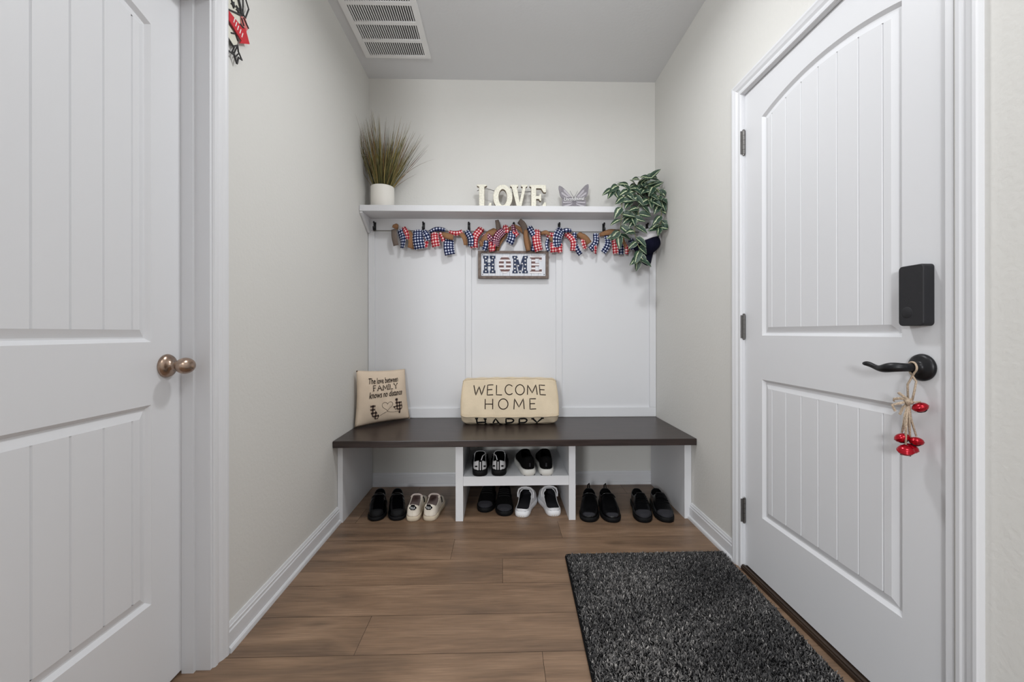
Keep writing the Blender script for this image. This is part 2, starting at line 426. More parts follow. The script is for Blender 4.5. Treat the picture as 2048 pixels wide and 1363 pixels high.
def font_faces(txt, shear=0.0, bold=0.0):
    c = bpy.data.curves.new('txt', 'FONT'); c.body = txt; c.size = 1; c.shear = shear; c.offset = bold; c.resolution_u = 2
    o = bpy.data.objects.new('txt', c); COL.objects.link(o); bpy.context.view_layer.update()
    dg = bpy.context.evaluated_depsgraph_get(); me = bpy.data.meshes.new_from_object(o.evaluated_get(dg))
    vs_ = [v.co.copy() for v in me.vertices]; fs = [list(p.vertices) for p in me.polygons]
    bpy.data.objects.remove(o); bpy.data.curves.remove(c); bpy.data.meshes.remove(me)
    return vs_, fs
def font_text(bm, txt, a0, a1, b0, b1, fn, off, shear=0.0, bold=0.0):
    vs_, fs = font_faces(txt, shear, bold)
    xs = [v.x for v in vs_]; ys = [v.y for v in vs_]; X0, X1, Y0, Y1 = min(xs), max(xs), min(ys), max(ys)
    nv = [bm.verts.new(fn(lerp(a0, a1, (v.x - X0) / (X1 - X0)), lerp(b0, b1, (v.y - Y0) / (Y1 - Y0)), off)) for v in vs_]
    for f in fs:
        try: bm.faces.new([nv[i] for i in f])
        except ValueError: pass

# ================================================================ SETTING
YE = -2.50                                             # the alcove walls end here: open room beyond
YB = -6.4                                              # how far the hall runs behind the camera
# floor: planks run along x, pitch 0.186
joints = {0: [.66], 1: [.898], 2: [-.1, 1.5], 3: [.42, 1.9], 4: [1.025], 5: [.2, 1.6], -1: [1.2], -2: [.1, 1.5], -3: [.8], -4: [.35, 1.7], -5: [1.1]}
fv, ff, fs = [], [], []
def quad(a, b, c, d): fv.extend([a, b, c, d]); n = len(fv); ff.append((n - 4, n - 3, n - 2, n - 1))
rf = random.Random(3)
shades = {(0, 0): .55, (0, 1): .5, (1, 0): .62, (1, 1): .42, (2, 0): .5, (2, 1): .45, (2, 2): .5, (3, 0): .38, (3, 1): .62, (3, 2): .5, (4, 0): .48, (4, 1): .5}
x0f, x1f = -0.2, 2.15
for k in range(-5, 32):
    ya, yb_ = -0.741 - 0.186 * k, -0.741 - 0.186 * (k + 1)
    if ya > 0.05: ya = 0.05
    if yb_ > 0.05: continue
    js = [x0f] + joints.get(k, [rf.uniform(.2, 1.7)]) + [x1f]
    for i, (a, b) in enumerate(zip(js, js[1:])):
        g = 0.0007
        quad((a + g, yb_ + g, 0), (b - g, yb_ + g, 0), (b - g, ya - g, 0), (a + g, ya - g, 0)); fs.append(shades.get((k, i), rf.uniform(.35, .65)))
n_pl = len(ff)
for p in ([(x0f, YB, -.002), (x1f, YB, -.002), (x1f, .1, -.002), (x0f, .1, -.002)], [(x0f, YB, -.06), (x0f, .1, -.06), (x1f, .1, -.06), (x1f, YB, -.06)]):
    quad(*p); fs.append(0)
fl = struct('floor', (fv, [], ff), [M['floor'], mat('plank_joint', (62, 48, 38), 0.8)])
at = fl.data.attributes.new('shade', 'FLOAT', 'FACE')
for i, v in enumerate(fs): at.data[i].value = v
for i in range(n_pl, len(ff)): fl.data.polygons[i].material_index = 1

b = B(); box(b, -.2, 2.15, YB, .12, H, H + .08); struct('ceiling', b, M['ceil'])
b = B(); box(b, -.13, W + .13, 0, .12, -.05, H); struct('wall_back', b, M['wall'])
b = B(); box(b, -.115, 0, -1.514, 0, -.05, H); box(b, -.115, 0, -2.372, -1.514, 2.07, H); box(b, -.115, 0, YE, -2.372, -.05, H)
struct('wall_left', b, M['wall'])
b = B(); box(b, W, W + .115, -1.018, 0, -.05, H); box(b, W, W + .115, -1.886, -1.018, 2.089, H); box(b, W, W + .115, -3.5, -1.886, -.05, H)
struct('wall_right', b, M['wall'])

# baseboards with a stepped profile and shoe moulding
BP = [(0, .088), (.005, .088), (.008, .079), (.0105, .077), (.0105, .068), (.0135, .064), (.0135, .019), (.017, .0185), (.021, .014), (.0225, .006), (.0225, 0), (0, 0)]
def baseboard(name, fn, t0, t1):
    b = B(); n = len(BP)
    A = [b.verts.new(fn(t0, d, z)) for d, z in BP]; C = [b.verts.new(fn(t1, d, z)) for d, z in BP]
    for i in range(n): b.faces.new((A[i], A[(i + 1) % n], C[(i + 1) % n], C[i]))
    b.faces.new(A); b.faces.new(C); bmesh.ops.recalc_face_normals(b, faces=b.faces[:])
    return struct(name, b, M['trim'])
baseboard('baseboard_left', lambda t, d, z: Vector((d, t, z)), -.546, -1.4665)
baseboard('baseboard_right', lambda t, d, z: Vector((W - d, t, z)), -.546, -.9835)
baseboard('baseboard_back', lambda t, d, z: Vector((t, -d, z)), .001, W - .001)

# door casings, jambs and stops
CP = [(0, .004), (.003, .0085), (.012, .0095), (.016, .0075), (.021, .0075), (.030, .013), (.040, .0155), (.046, .018), (.053, .018), (.055, .015), (.055, 0), (0, 0)]
def casing(b, fn, u0, u1, hz):
    n = len(CP); st = []
    for (uu, zz, su, sz) in ((u0, 0, -1, 0), (u0, hz, -1, 1), (u1, hz, 1, 1), (u1, 0, 1, 0)):
        st.append([b.verts.new(fn(uu + su * d, zz + sz * d, t)) for d, t in CP])
    for A, C in zip(st, st[1:]):
        for i in range(n): b.faces.new((A[i], A[(i + 1) % n], C[(i + 1) % n], C[i]))
    b.faces.new(st[0]); b.faces.new(st[-1])
def fL(u, z, w): return Vector((w, u, z))
def fR(u, z, w): return Vector((W - w, u, z))
b = B(); casing(b, fL, -2.362, -1.523, 2.06)
for y0, y1 in ((-1.532, -1.514), (-2.372, -2.354)): box(b, -.115, .001, y0, y1, 0, 2.052)
box(b, -.115, .001, -2.372, -1.514, 2.052, 2.07)
box(b, -.0775, -.042, -1.543, -1.532, 0, 2.041); box(b, -.0775, -.042, -2.354, -2.343, 0, 2.041); box(b, -.0775, -.042, -2.354, -1.532, 2.041, 2.052)
bmesh.ops.recalc_face_normals(b, faces=b.faces[:]); struct('trim_1', b, M['trim'])
b = B(); casing(b, fR, -1.893, -1.034, 2.073)
for y0, y1 in ((-1.036, -1.018), (-1.886, -1.868)): box(b, W - .001, W + .115, y0, y1, 0, 2.071)
box(b, W - .001, W + .115, -1.886, -1.018, 2.071, 2.089)
box(b, 1.998, 2.03, -1.047, -1.036, 0, 2.071); box(b, 1.998, 2.03, -1.868, -1.857, 0, 2.071)
bmesh.ops.recalc_face_normals(b, faces=b.faces[:]); struct('trim_2', b, M['trim'])
b = B(); box(b, 1.9385, 2.06, -1.867, -1.037, 0, .016, .003); box(b, 1.944, 1.953, -1.867, -1.037, .016, .02)
struct('trim_3', b, M['thresh'])

# moulded two-panel plank doors
def outline(u0, u1, zb, zs, zc, o, n=26):
    """panel outline shrunk by o; zc > zs gives the arched head"""
    a, c = u0 + o, u1 - o; um = (u0 + u1) / 2; hw = (u1 - u0) / 2
    def top(u): return zs + (zc - zs) * (1 - ((u - um) / hw) ** 2) - o
    return [(a, zb + o), (c, zb + o)] + [(lerp(c, a, i / n), top(lerp(c, a, i / n))) for i in range(n + 1)], top
def door_leaf(name, fn, wid, z0, z1, panels, pitch, thick=.035):
    b = B(); loops = []
    prof = [(0, 0), (.004, -.004), (.010, -.0105), (.014, -.0105), (.034, -.003)]
    for (u0, u1, zb, zs, zc) in panels:
        prev = None
        for k, (o, d) in enumerate(prof):
            pts, _ = outline(u0, u1, zb, zs, zc, o)
            cur = [b.verts.new(fn(p[0], p[1], d)) for p in pts]; n = len(cur)
            if k == 0: loops.append(pts)
            else:
                for i in range(n): b.faces.new((prev[i], prev[(i + 1) % n], cur[(i + 1) % n], cur[i]))
            prev = cur
        o, d = prof[-1]; _, top = outline(u0, u1, zb, zs, zc, o); um = (u0 + u1) / 2
        xs = [(u0 + o, d), (u1 - o, d)]
        for k in range(-4, 5):
            g = um + k * pitch
            if u0 + o + .006 < g < u1 - o - .006: xs += [(g - .0028, d), (g, d - .0035), (g + .0028, d)]
        for i in range(1, 26): 
            u = lerp(u0 + o, u1 - o, i / 26)
            if all(abs(u - x) > .0032 for x, _ in xs): xs.append((u, d))
        xs.sort(); pr = None
        for u, dd in xs:
            cur = (b.verts.new(fn(u, zb + o, dd)), b.verts.new(fn(u, top(u), dd)))
            if pr: b.faces.new((pr[0], cur[0], cur[1], pr[1]))
            pr = cur
    rect = [(0, z0), (wid, z0), (wid, z1), (0, z1)]; es = []
    for lp in [rect] + loops:
        v = [b.verts.new(fn(p[0], p[1], 0)) for p in lp]
        es += [b.edges.new((v[i], v[(i + 1) % len(v)])) for i in range(len(v))]
    bmesh.ops.triangle_fill(b, use_beauty=True, use_dissolve=False, edges=es)
    fr = [b.verts.new(fn(u, z, 0)) for u, z in rect]; bk = [b.verts.new(fn(u, z, -thick)) for u, z in rect]
    for i in range(4): b.faces.new((fr[i], fr[(i + 1) % 4], bk[(i + 1) % 4], bk[i]))
    b.faces.new(bk)
    bmesh.ops.remove_doubles(b, verts=b.verts[:], dist=1e-5); bmesh.ops.recalc_face_normals(b, faces=b.faces[:])
    return struct(name, b, M['door'])
def gL(u, z, w): return Vector((-.078 + w, -1.535 - u, z))
def gR(u, z, w): return Vector((1.961 - w, -1.037 - u, z))
d1 = door_leaf('door_1', gL, .816, .012, 2.049, [(.115, .701, .280, .834, .834), (.115, .701, 1.008, 1.890, 1.938)], .079)
d2 = door_leaf('door_2', gR, .829, .022, 2.069, [(.116, .712, .272, .840, .840), (.116, .712, 1.020, 1.916, 1.964)], .0795)
# knob on the left door
b = B(); kx, ky, kz = -.078, -1.598, .938
lathe(b, [(0, 0), (.033, 0), (.034, .003), (.031, .009), (.022, .014), (.013, .017), (.0105, .024), (.0105, .034), (.013, .037)], (kx, ky, kz), (1, 0, 0), 40)
obj('knob_rose', b, M['bronze'], d1, True)
b = B(); bmesh.ops.create_uvsphere(b, u_segments=32, v_segments=20, radius=1)
for v in b.verts: v.co = Vector((kx + .054 + v.co.x * .021, ky + v.co.y * .031, kz + v.co.z * .0235))
obj('door_knob', b, M['bronze'], d1, True)
# hinges on the right door
for zc in (1.862, 1.058, .256):
    b = B(); hx, hy = 1.9545, -1.0365
    for k in range(5):
        tube(b, [(hx, hy, zc - .051 + k * .0205), (hx, hy, zc - .051 + k * .0205 + .0195)], .0068, 12)
    for s in (-1, 1): lathe(b, [(.0052, 0), (.0058, .003), (.003, .006), (0, .007)], (hx, hy, zc + s * .0515), (0, 0, s), 12)
    box(b, 1.955, 1.985, -1.0375, -1.0355, zc - .05, zc + .05); box(b, 1.941, 1.960, -1.0375, -1.0345, zc - .05, zc + .05)
    obj('hinge', b, M['hinge'], d2, False, 'grey metal butt hinge')
# electronic lock
def rrect(a0, a1, c0, c1, r, n=6):
    return [(x + r * cos(radians(t + 90 * i / n)), z + r * sin(radians(t + 90 * i / n))) for x, z, t in ((a1 - r, c1 - r, 0), (a0 + r, c1 - r, 90), (a0 + r, c0 + r, 180), (a1 - r, c0 + r, 270)) for i in range(n + 1)]
b = B(); rr = rrect(-1.832, -1.767, 1.049, 1.203, .009); cy0, cz0 = -1.7995, 1.126; lay = []
for x, k in ((1.9607, 1), (1.9370, 1), (1.9345, .985), (1.9332, .955), (1.9330, .93)):
    lay.append([b.verts.new((x, cy0 + (a - cy0) * k, cz0 + (c - cz0) * (1 - (1 - k) * .45))) for a, c in rr])
for r0_, r1_ in zip(lay, lay[1:]):
    for i in range(len(rr)): b.faces.new((r0_[i], r0_[(i + 1) % len(rr)], r1_[(i + 1) % len(rr)], r1_[i]))
b.faces.new(lay[0]); b.faces.new(lay[-1]); bmesh.ops.recalc_face_normals(b, faces=b.faces[:])
lk = obj('lock_box', b, M['blackbox'], d2, False, 'black rectangular electronic lock housing')
b = B(); lathe(b, [(0, .0003), (.013, .0003), (.0135, 0), (.0145, 0), (.0145, -.001)], (1.9329, -1.790, 1.083), (-1, 0, 0), 28); obj('thumb_turn', b, M['blackbox'], lk, True)
# lever
b = B(); lathe(b, [(0, 0), (.0335, 0), (.0345, .003), (.033, .008), (.027, .012), (.017, .014), (.0125, .018), (.0125, .03)], (1.9605, -1.805, .944), (-1, 0, 0), 40)
lv = obj('lever_rose', b, M['black'], d2, True, 'round black rose plate')
b = B()
tube(b, [(1.946, -1.805, .944), (1.925, -1.805, .944), (1.908, -1.803, .944), (1.897, -1.794, .944), (1.893, -1.782, .942), (1.893, -1.768, .9385), (1.8935, -1.755, .937), (1.894, -1.742, .940), (1.894, -1.728, .9455), (1.894, -1.715, .948), (1.894, -1.703, .9465)],
     [.0115, .0105, .0112, .0125, .0130, .0112, .0082, .0064, .0068, .0074, .0035], 14)
subsurf(obj('door_lever', b, M['black'], d2, True, 'black curved lever handle'), 2)

# ================================================================ WALL PANELLING
wp = thing('wall_panel', 'white board and batten panelling on the back wall between bench and shelf', 'wall panel', (W / 2, -.004, .462))
b = B(); box(b, .001, W - .001, -.0065, -.0005, .461, 1.725); obj('backing_board', b, M['panel'], wp)
for a, c in ((.002, .044), (.652, .692), (1.264, 1.305), (1.905, 1.948)):
    b = B(); box(b, a, c, -.019, -.0065, .5245, 1.7175, .0015); obj('batten', b, M['panel'], wp)
b = B(); box(b, .002, W - .002, -.0195, -.0065, .462, .524, .0015); obj('bottom_rail', b, M['panel'], wp)

# ================================================================ SHELF WITH HOOKS
sh = thing('coat_shelf', 'white wall shelf with a row of small black hooks under it', 'shelf', (W / 2, -.1, 1.80))
b = B(); box(b, .002, W - .002, -.192, -.0005, 1.800, 1.838, .002); obj('shelf_board', b, M['panel'], sh)
b = B(); box(b, .002, W - .002, -.0195, -.0005, 1.7185, 1.7995, .0015); obj('hook_rail', b, M['panel'], sh)
for x0_, x1_ in ((.002, .018), (W - .018, W - .002)):
    b = B(); prism(b, [(-.0200, 1.7995), (-.186, 1.7995), (-.186, 1.790), (-.034, 1.700), (-.0200, 1.700)], lambda a, c, h: Vector((h, a, c)), x0_, x1_)
    obj('bracket', b, M['panel'], sh)
for hx in (.047, .372, .676, .978, 1.285, 1.588, 1.885):
    b = B(); box(b, hx - .0085, hx + .0085, -.0245, -.0196, 1.713, 1.772, .001)
    tube(b, [(hx, -.0245, 1.724), (hx, -.034, 1.717), (hx, -.045, 1.718), (hx, -.050, 1.727), (hx, -.0505, 1.738)], [.006, .006, .006, .006, .0065], 8)
    tube(b, [(hx, -.0245, 1.762), (hx, -.036, 1.764), (hx, -.046, 1.770)], [.0055, .0055, .006], 8)
    obj('coat_hook', b, M['black'], sh, False, 'small black coat hook')

# ================================================================ BENCH
be = thing('storage_bench', 'long bench with dark espresso top over white open shoe cubbies', 'bench', (W / 2, -.3, 0))
b = B(); box(b, .002, W - .002, -.610, -.0205, .424, .460, .003); obj('bench_top', b, M['espresso'], be, False, 'dark espresso wooden seat')
for a, c in ((.002, .030), (W - .040, W - .002)):
    b = B(); box(b, a, c, -.545, -.0235, 0, .4235, .001); obj('side_panel', b, M['panel'], be)
for a, c in ((.642, .683), (1.265, 1.302)):
    b = B(); box(b, a, c, -.545, -.0235, 0, .4235, .001); obj('divider', b, M['panel'], be)
b = B(); box(b, .6835, 1.2645, -.545, -.0235, .193, .245, .001); obj('shoe_shelf', b, M['panel'], be)

# ================================================================ CEILING VENT
ve = thing('air_vent', 'white louvered return air grille in the ceiling', 'vent', (.257, -.57, H))
vx0, vx1, vy0, vy1 = .056, .458, -.226, -.960
cells = [(-.250 - .1395 * k - .010 * 0, -.250 - .1395 * k - .116) for k in range(5)]
b = B()
box(b, vx0, vx0 + .034, vy1, vy0, H - .009, H - .0005); box(b, vx1 - .034, vx1, vy1, vy0, H - .009, H - .0005)
ys = [vy0] + [c for cell in cells for c in cell] + [vy1]
for i in range(0, len(ys), 2): box(b, vx0 + .034, vx1 - .034, ys[i + 1], ys[i], H - .009, H - .0005)
obj('vent_frame', b, M['ventw'], ve)
b = B(); box(b, vx0 + .03, vx1 - .03, vy1 + .02, vy0 - .02, H - .0018, H - .0004); obj('duct_shade_plate', b, M['dark'], ve)  # flat dark plate: the duct's shade behind the louvers, put in as colour
for c0, c1 in cells:
    b = B(); n = 26; a0, a1 = vx0 + .036, vx1 - .036
    for i in range(n):
        xx = lerp(a0, a1, (i + .5) / n); t = .0040
        q = [b.verts.new((xx + s * t * .62, y, H - .0085 + (.0028 + s * .0028))) for y in (c0, c1) for s in (-1, 1)]
        q2 = [b.verts.new((xx + s * t * .62, y, H - .0093 + (.0028 + s * .0028))) for y in (c0, c1) for s in (-1, 1)]
        b.faces.new((q[0], q[1], q[3], q[2])); b.faces.new((q2[0], q2[2], q2[3], q2[1])); b.faces.new((q[0], q[2], q2[2], q2[0])); b.faces.new((q[1], q2[1], q2[3], q[3]))
    obj('louver', b, M['ventw'], ve)

# ================================================================ DOORMAT
mx0, mx1, my0, my1 = 1.190, 1.925, -.918, -2.10
mt = thing('doormat', 'dark charcoal shaggy mat on the floor beside the right door', 'mat', ((mx0 + mx1) / 2, (my0 + my1) / 2, 0))
def mxy(x, y):                                     # slight skew of the mat on the floor
    return x - (my0 - y) * .036, y + (x - mx0) * .006
b = B(); g = [b.verts.new((*mxy(x, y), z)) for z in (.0005, .008) for x, y in ((mx0, my0), (mx0, my1), (mx1, my1), (mx1, my0))]
for f in ((0, 1, 2, 3), (7, 6, 5, 4), (0, 4, 5, 1), (1, 5, 6, 2), (2, 6, 7, 3), (3, 7, 4, 0)): b.faces.new([g[i] for i in f])
bmesh.ops.recalc_face_normals(b, faces=b.faces[:]); obj('mat_backing', b, M['matbase'], mt)
b = B(); ed = [(mx0, my1), (mx0, my0 - .012), (mx0 + .003, my0 - .003), (mx0 + .012, my0), (mx1, my0)]
tube(b, [(*mxy(x, y), .0062) for x, y in ed], .0055, 8); obj('mat_edging', b, M['matbase'], mt, True)
pv, pf, ps = [], [], []; rp = random.Random(11)
for i in range(56000):
    x = rp.uniform(mx0 + .004, mx1 - .003); y = my0 - .003 - (rp.random() ** 1.15) * (my0 - my1 - .006)
    x_, y_ = mxy(x, y); a = rp.uniform(0, 2 * pi); l = rp.uniform(.007, .013); w = rp.uniform(.0011, .0019); tl = rp.uniform(.3, 1.1)
    dx, dy = cos(a), sin(a); t = Vector((dx * l * sin(tl), dy * l * sin(tl), l * cos(tl))); s = Vector((-dy, dx, 0)) * w
    p = Vector((x_, y_, .0078)); q = p + t * .6 + Vector((0, 0, .001)); e = p + t
    e.x = min(e.x, mx1 + .004)
    n = len(pv); pv.extend([p - s, p + s, q + s, q - s, e + s * .5, e - s * .5]); pf.extend([(n, n + 1, n + 2, n + 3), (n + 3, n + 2, n + 4, n + 5)])
    v = min(1, max(0, rp.gauss(.45 + .18 * sin(x * 9 + 2 * sin(y * 7)) * sin(y * 8 + 1.3), .24))); ps.extend([v, v])
o = obj('pile', ([tuple(v) for v in pv], [], pf), M['pile'], mt); o['kind'] = 'stuff'
at = o.data.attributes.new('shade', 'FLOAT', 'FACE'); at.data.foreach_set('value', ps)

# ================================================================ GRASS IN POT
px, py, pz = .122, -.105, 1.8385
gp = thing('potted_grass', 'tall dried ornamental grass in a cream pot on the left end of the shelf', 'plant', (px, py, pz))
b = B(); lathe(b, [(0, 0), (.068, 0), (.073, .004), (.0745, .06), (.0745, .134), (.073, .138), (.070, .138), (.069, .12), (0, .118)], (px, py, pz), (0, 0, 1), 48)
obj('pot', b, M['pot'], gp, True)
b = B(); lathe(b, [(0, .004), (.068, .004), (.068, 0), (0, 0)], (px, py, pz + .119), (0, 0, 1), 24); obj('soil', b, M['dark'], gp)
gv, gf, gs = [], [], []; rg = random.Random(5)
def blade(base, az, lean, ln, w, bend, sh):
    d = Vector((cos(az), sin(az), 0)); s = Vector((-sin(az) * .5, cos(az) * .5, 0)) + Vector((.6, 0, 0)); s = s.normalized() * w
    p = Vector(base); th = lean; n = 7; prev = None
    for i in range(n + 1):
        k = 1 - (i / n) ** 2.2 * .9
        q = Vector((max(p.x, .006), min(p.y, -.006), p.z))
        gv.extend([q - s * k, q + s * k]); m = len(gv)
        if i: gf.append((m - 4, m - 3, m - 1, m - 2)); gs.append(min(1, max(0, sh + .35 * (i / n - .5))))
        p = p + (d * sin(th) + Vector((0, 0, 1)) * cos(th)) * ln / n; th += bend / n
for i in range(330):
    az = rg.uniform(0, 2 * pi); r = .05 * sqrt(rg.random()); base = (px + cos(az) * r, py + sin(az) * r * .9, pz + .12)
    az2 = az + rg.gauss(0, .4); out = r / .05
    side = cos(az2)
    lean = (.06 + .46 * out * rg.uniform(.5, 1.1)) * (1.12 if side > 0 else .82)
    blade(base, az2, lean, rg.uniform(.28, .50) * (1 - .1 * out), rg.uniform(.0012, .0024), rg.uniform(-.05, .25) * out, rg.random() * .75)
for az, le, ln, be_ in ((0.0, .62, .36, .75), (.15, .8, .2, .3), (-.2, .75, .34, .1), (3.3, .5, .22, .5), (-.5, .55, .38, .1), (.1, .62, .40, .1), (-.9, .6, .18, .4), (0.05, .7, .36, .02)):
    blade((px + cos(az) * .055, py + sin(az) * .05, pz + .12), az, le, ln, .0018, be_, .75)
o = obj('grass_blades', ([tuple(v) for v in gv], [], gf), M['grass'], gp)
at = o.data.attributes.new('shade', 'FLOAT', 'FACE'); at.data.foreach_set('value', gs)

# ================================================================ LOVE LETTERS
ly, lz = -.085, 1.8385
lo = thing('love_sign', 'distressed cream LOVE letters standing on the shelf', 'sign', (.96, ly, lz))
hz = .166
def fl_(a, c, h): return Vector((a, ly - h, lz + c))
def ring(cx, cy, rx, ry, n=36): return [(cx + rx * cos(2 * pi * i / n), cy + ry * sin(2 * pi * i / n)) for i in range(n)]
def letter(name, pts, holes=(), sub=None):
    b = B(); prism(b, pts, fl_, -.016, .016, 1, holes)
    for f in b.faces:
        if f.normal.y < -.9: f.material_index = 0
    o = obj('letter', b, [M['love'], M['loveedge']], lo)
    m = o.modifiers.new('edge', 'BEVEL'); m.width = .0035; m.segments = 2; m.limit_method = 'ANGLE'
    return o
letter('L', [(.735, 0), (.828, 0), (.832, .046), (.815, .046), (.806, .024), (.784, .024), (.784, .150), (.800, .156), (.800, hz), (.733, hz), (.733, .156), (.748, .150), (.748, .016), (.735, .010)])
letter('O', ring(.904, hz / 2, .064, hz / 2), [ring(.904, hz / 2, .027, .052)])
letter('V', [(.952, hz), (.952, .154), (.962, .150), (1.000, 0), (1.022, 0), (1.056, .150), (1.066, .154), (1.066, hz), (1.024, hz), (1.024, .154), (1.034, .150), (1.014, .055), (.998, .150), (1.006, .154), (1.006, hz)])
letter('E', [(1.080, 0), (1.186, 0), (1.190, .052), (1.176, .052), (1.160, .024), (1.124, .024), (1.124, .072), (1.142, .072), (1.146, .060), (1.158, .060), (1.158, .106), (1.146, .106), (1.142, .094), (1.124, .094), (1.124, .142), (1.156, .142), (1.172, .116), (1.190, .116), (1.188, hz), (1.080, hz), (1.080, .154), (1.090, .150), (1.090, .016), (1.080, .012)])
b = B(); tube(b, [(.735, ly, lz + .128), (.765, ly + .01, lz + .146), (.80, ly, lz + .143), (.826, ly, lz + .136), (.85, ly, lz + .128)], .0022, 6)
obj('wire', b, M['hinge'], lo, True)
b = B(); tube(b, [(.965, ly, lz + .12), (1.0, ly + .0, lz + .12), (1.09, ly + .0, lz + .125)], .0022, 6); obj('wire', b, M['hinge'], lo, True)

# ================================================================ BUTTERFLY
by, bz = -.10, 1.8385
bf = thing('butterfly_ornament', 'grey resin butterfly ornament with white script on the shelf right of the cream letters', 'ornament', (1.372, by, bz))
def fb(a, c, h): return Vector((1.372 + a, by - h + c * .12 - .012, bz + c))
def mir(pts, s): return [(s * a, c) for a, c in pts]
UP = [(.004, .07), (.012, .088), (.030, .112), (.052, .140), (.074, .164), (.092, .175), (.099, .172), (.100, .155), (.096, .130), (.092, .108), (.086, .092), (.074, .082), (.04, .066)]
LOW = [(.004, .07), (.04, .066), (.070, .078), (.080, .062), (.080, .035), (.070, .012), (.052, 0), (.030, 0), (.012, .012), (.004, .03)]
for s in (-1, 1):
    up = [(a, c * (1.0 if s > 0 else .93)) for a, c in UP]
    b = B(); prism(b, mir(up, s), fb, -.004, .004); w_ = obj('upper_wing', b, M['bfly'], bf)
    b = B()
    for q in ([(.018, .086), (.058, .132), (.070, .138), (.066, .122), (.034, .086)], [(.030, .082), (.074, .116), (.084, .118), (.080, .104), (.052, .084)]):
        prism(b, mir(q, s), fb, .0038, .006)
    obj('wing_inlay', b, M['bfly2'], w_)
    b = B(); prism(b, mir(LOW, s), fb, -.004, .004); w_ = obj('lower_wing', b, M['bfly'], bf)
    b = B()
    for q in ([(.014, .056), (.072, .052), (.074, .042), (.020, .046)], [(.014, .042), (.066, .026), (.060, .014), (.016, .034)]): prism(b, mir(q, s), fb, .0038, .006)
    obj('wing_inlay', b, M['bfly2'], w_)
b = B(); tube(b, [fb(0, .0, .004), fb(0, .03, .005), fb(0, .06, .005), fb(0, .085, .004)], [.003, .005, .006, .004], 10)
for s in (-1, 1): tube(b, [fb(0, .082, .004), fb(s * .012, .10, .004), fb(s * .026, .128, .004)], [.0018, .0015, .001], 6)
obj('body', b, M['bfly'], bf, True)
b = B(); font_text(b, 'Unconditional', -.066, .066, .058, .082, lambda a, c, h: fb(a, c + a * .06, h), .0135, .25, .004); o = obj('script', b, M['white'], bf); solidify(o, .002)

# ================================================================ HOME SIGN
sx0, sx1, sz0, sz1, sy = .738, 1.212, 1.397, 1.581, -.020
hs = thing('home_sign', 'framed wooden HOME sign with stars and stripes letters hanging on the back panelling', 'sign', ((sx0 + sx1) / 2, sy, sz0))
b = B(); fwid = .020
for a in ((sx0, sx0 + fwid, sz0, sz1), (sx1 - fwid, sx1, sz0, sz1), (sx0 + fwid, sx1 - fwid, sz0, sz0 + fwid * .8), (sx0 + fwid, sx1 - fwid, sz1 - fwid * .8, sz1)):
    box(b, a[0], a[1], sy - .024, sy, a[2], a[3], .001)
obj('frame', b, M['signwood'], hs)
b = B(); nb = 9
for i in range(nb):
    a = lerp(sx0 + fwid, sx1 - fwid, i / nb); c = lerp(sx0 + fwid, sx1 - fwid, (i + 1) / nb); box(b, a + .0006, c - .0006, sy - .014, sy - .002, sz0 + .016, sz1 - .016)
bd = obj('board', b, M['signboard'], hs)
for a, c in ((.768, 1.424), (.768, 1.556), (1.182, 1.424), (1.182, 1.556)):
    b = B(); lathe(b, [(0, .003), (.002, .002), (.003, 0)], (a, sy - .014, c), (0, -1, 0), 10); obj('nail', b, M['dark'], bd)
def fh(a, c, h): return Vector((a, sy - .014 - h, c))
def star(cx, cy, r, rot=0): return [(cx + (r if i % 2 == 0 else r * .45) * sin(pi * i / 5 + rot), cy + (r if i % 2 == 0 else r * .45) * cos(pi * i / 5 + rot)) for i in range(10)]
zb, zt = 1.432, 1.549; zm = (zb + zt) / 2
def hletter(pts, m, holes=(), stars=()):
    b = B(); prism(b, pts, fh, 0, .0025, 0, holes)
    for c in stars: prism(b, star(c[0], c[1], .0075, c[0] * 9), fh, .002, .0034, 1)
    obj('letter', b, [m, M['white']], hs)
hl = .772
hletter([(hl, zb), (hl + .036, zb), (hl + .036, zb + .018), (hl + .030, zb + .020), (hl + .030, zm - .012), (hl + .050, zm - .012), (hl + .050, zb + .020), (hl + .044, zb + .018), (hl + .044, zb), (hl + .082, zb), (hl + .082, zb + .018), (hl + .076, zb + .02), (hl + .076, zt - .02), (hl + .082, zt - .018), (hl + .082, zt), (hl + .044, zt), (hl + .044, zt - .018), (hl + .050, zt - .02), (hl + .050, zm + .012), (hl + .030, zm + .012), (hl + .030, zt - .02), (hl + .036, zt - .018), (hl + .036, zt), (hl, zt), (hl, zt - .018), (hl + .006, zt - .02), (hl + .006, zb + .02), (hl, zb + .018)],
        M['signnavy'], (), [(hl + .018, zb + .012), (hl + .018, zb + .036), (hl + .012, zm), (hl + .020, zm + .025), (hl + .016, zt - .012), (hl + .064, zb + .012), (hl + .062, zb + .036), (hl + .066, zm), (hl + .060, zm + .028), (hl + .066, zt - .012), (hl + .04, zm)])
hletter(ring(.918, zm, .041, (zt - zb) / 2, 40), M['stripe'], [ring(.918, zm, .008, .036, 24)])
ml = .968
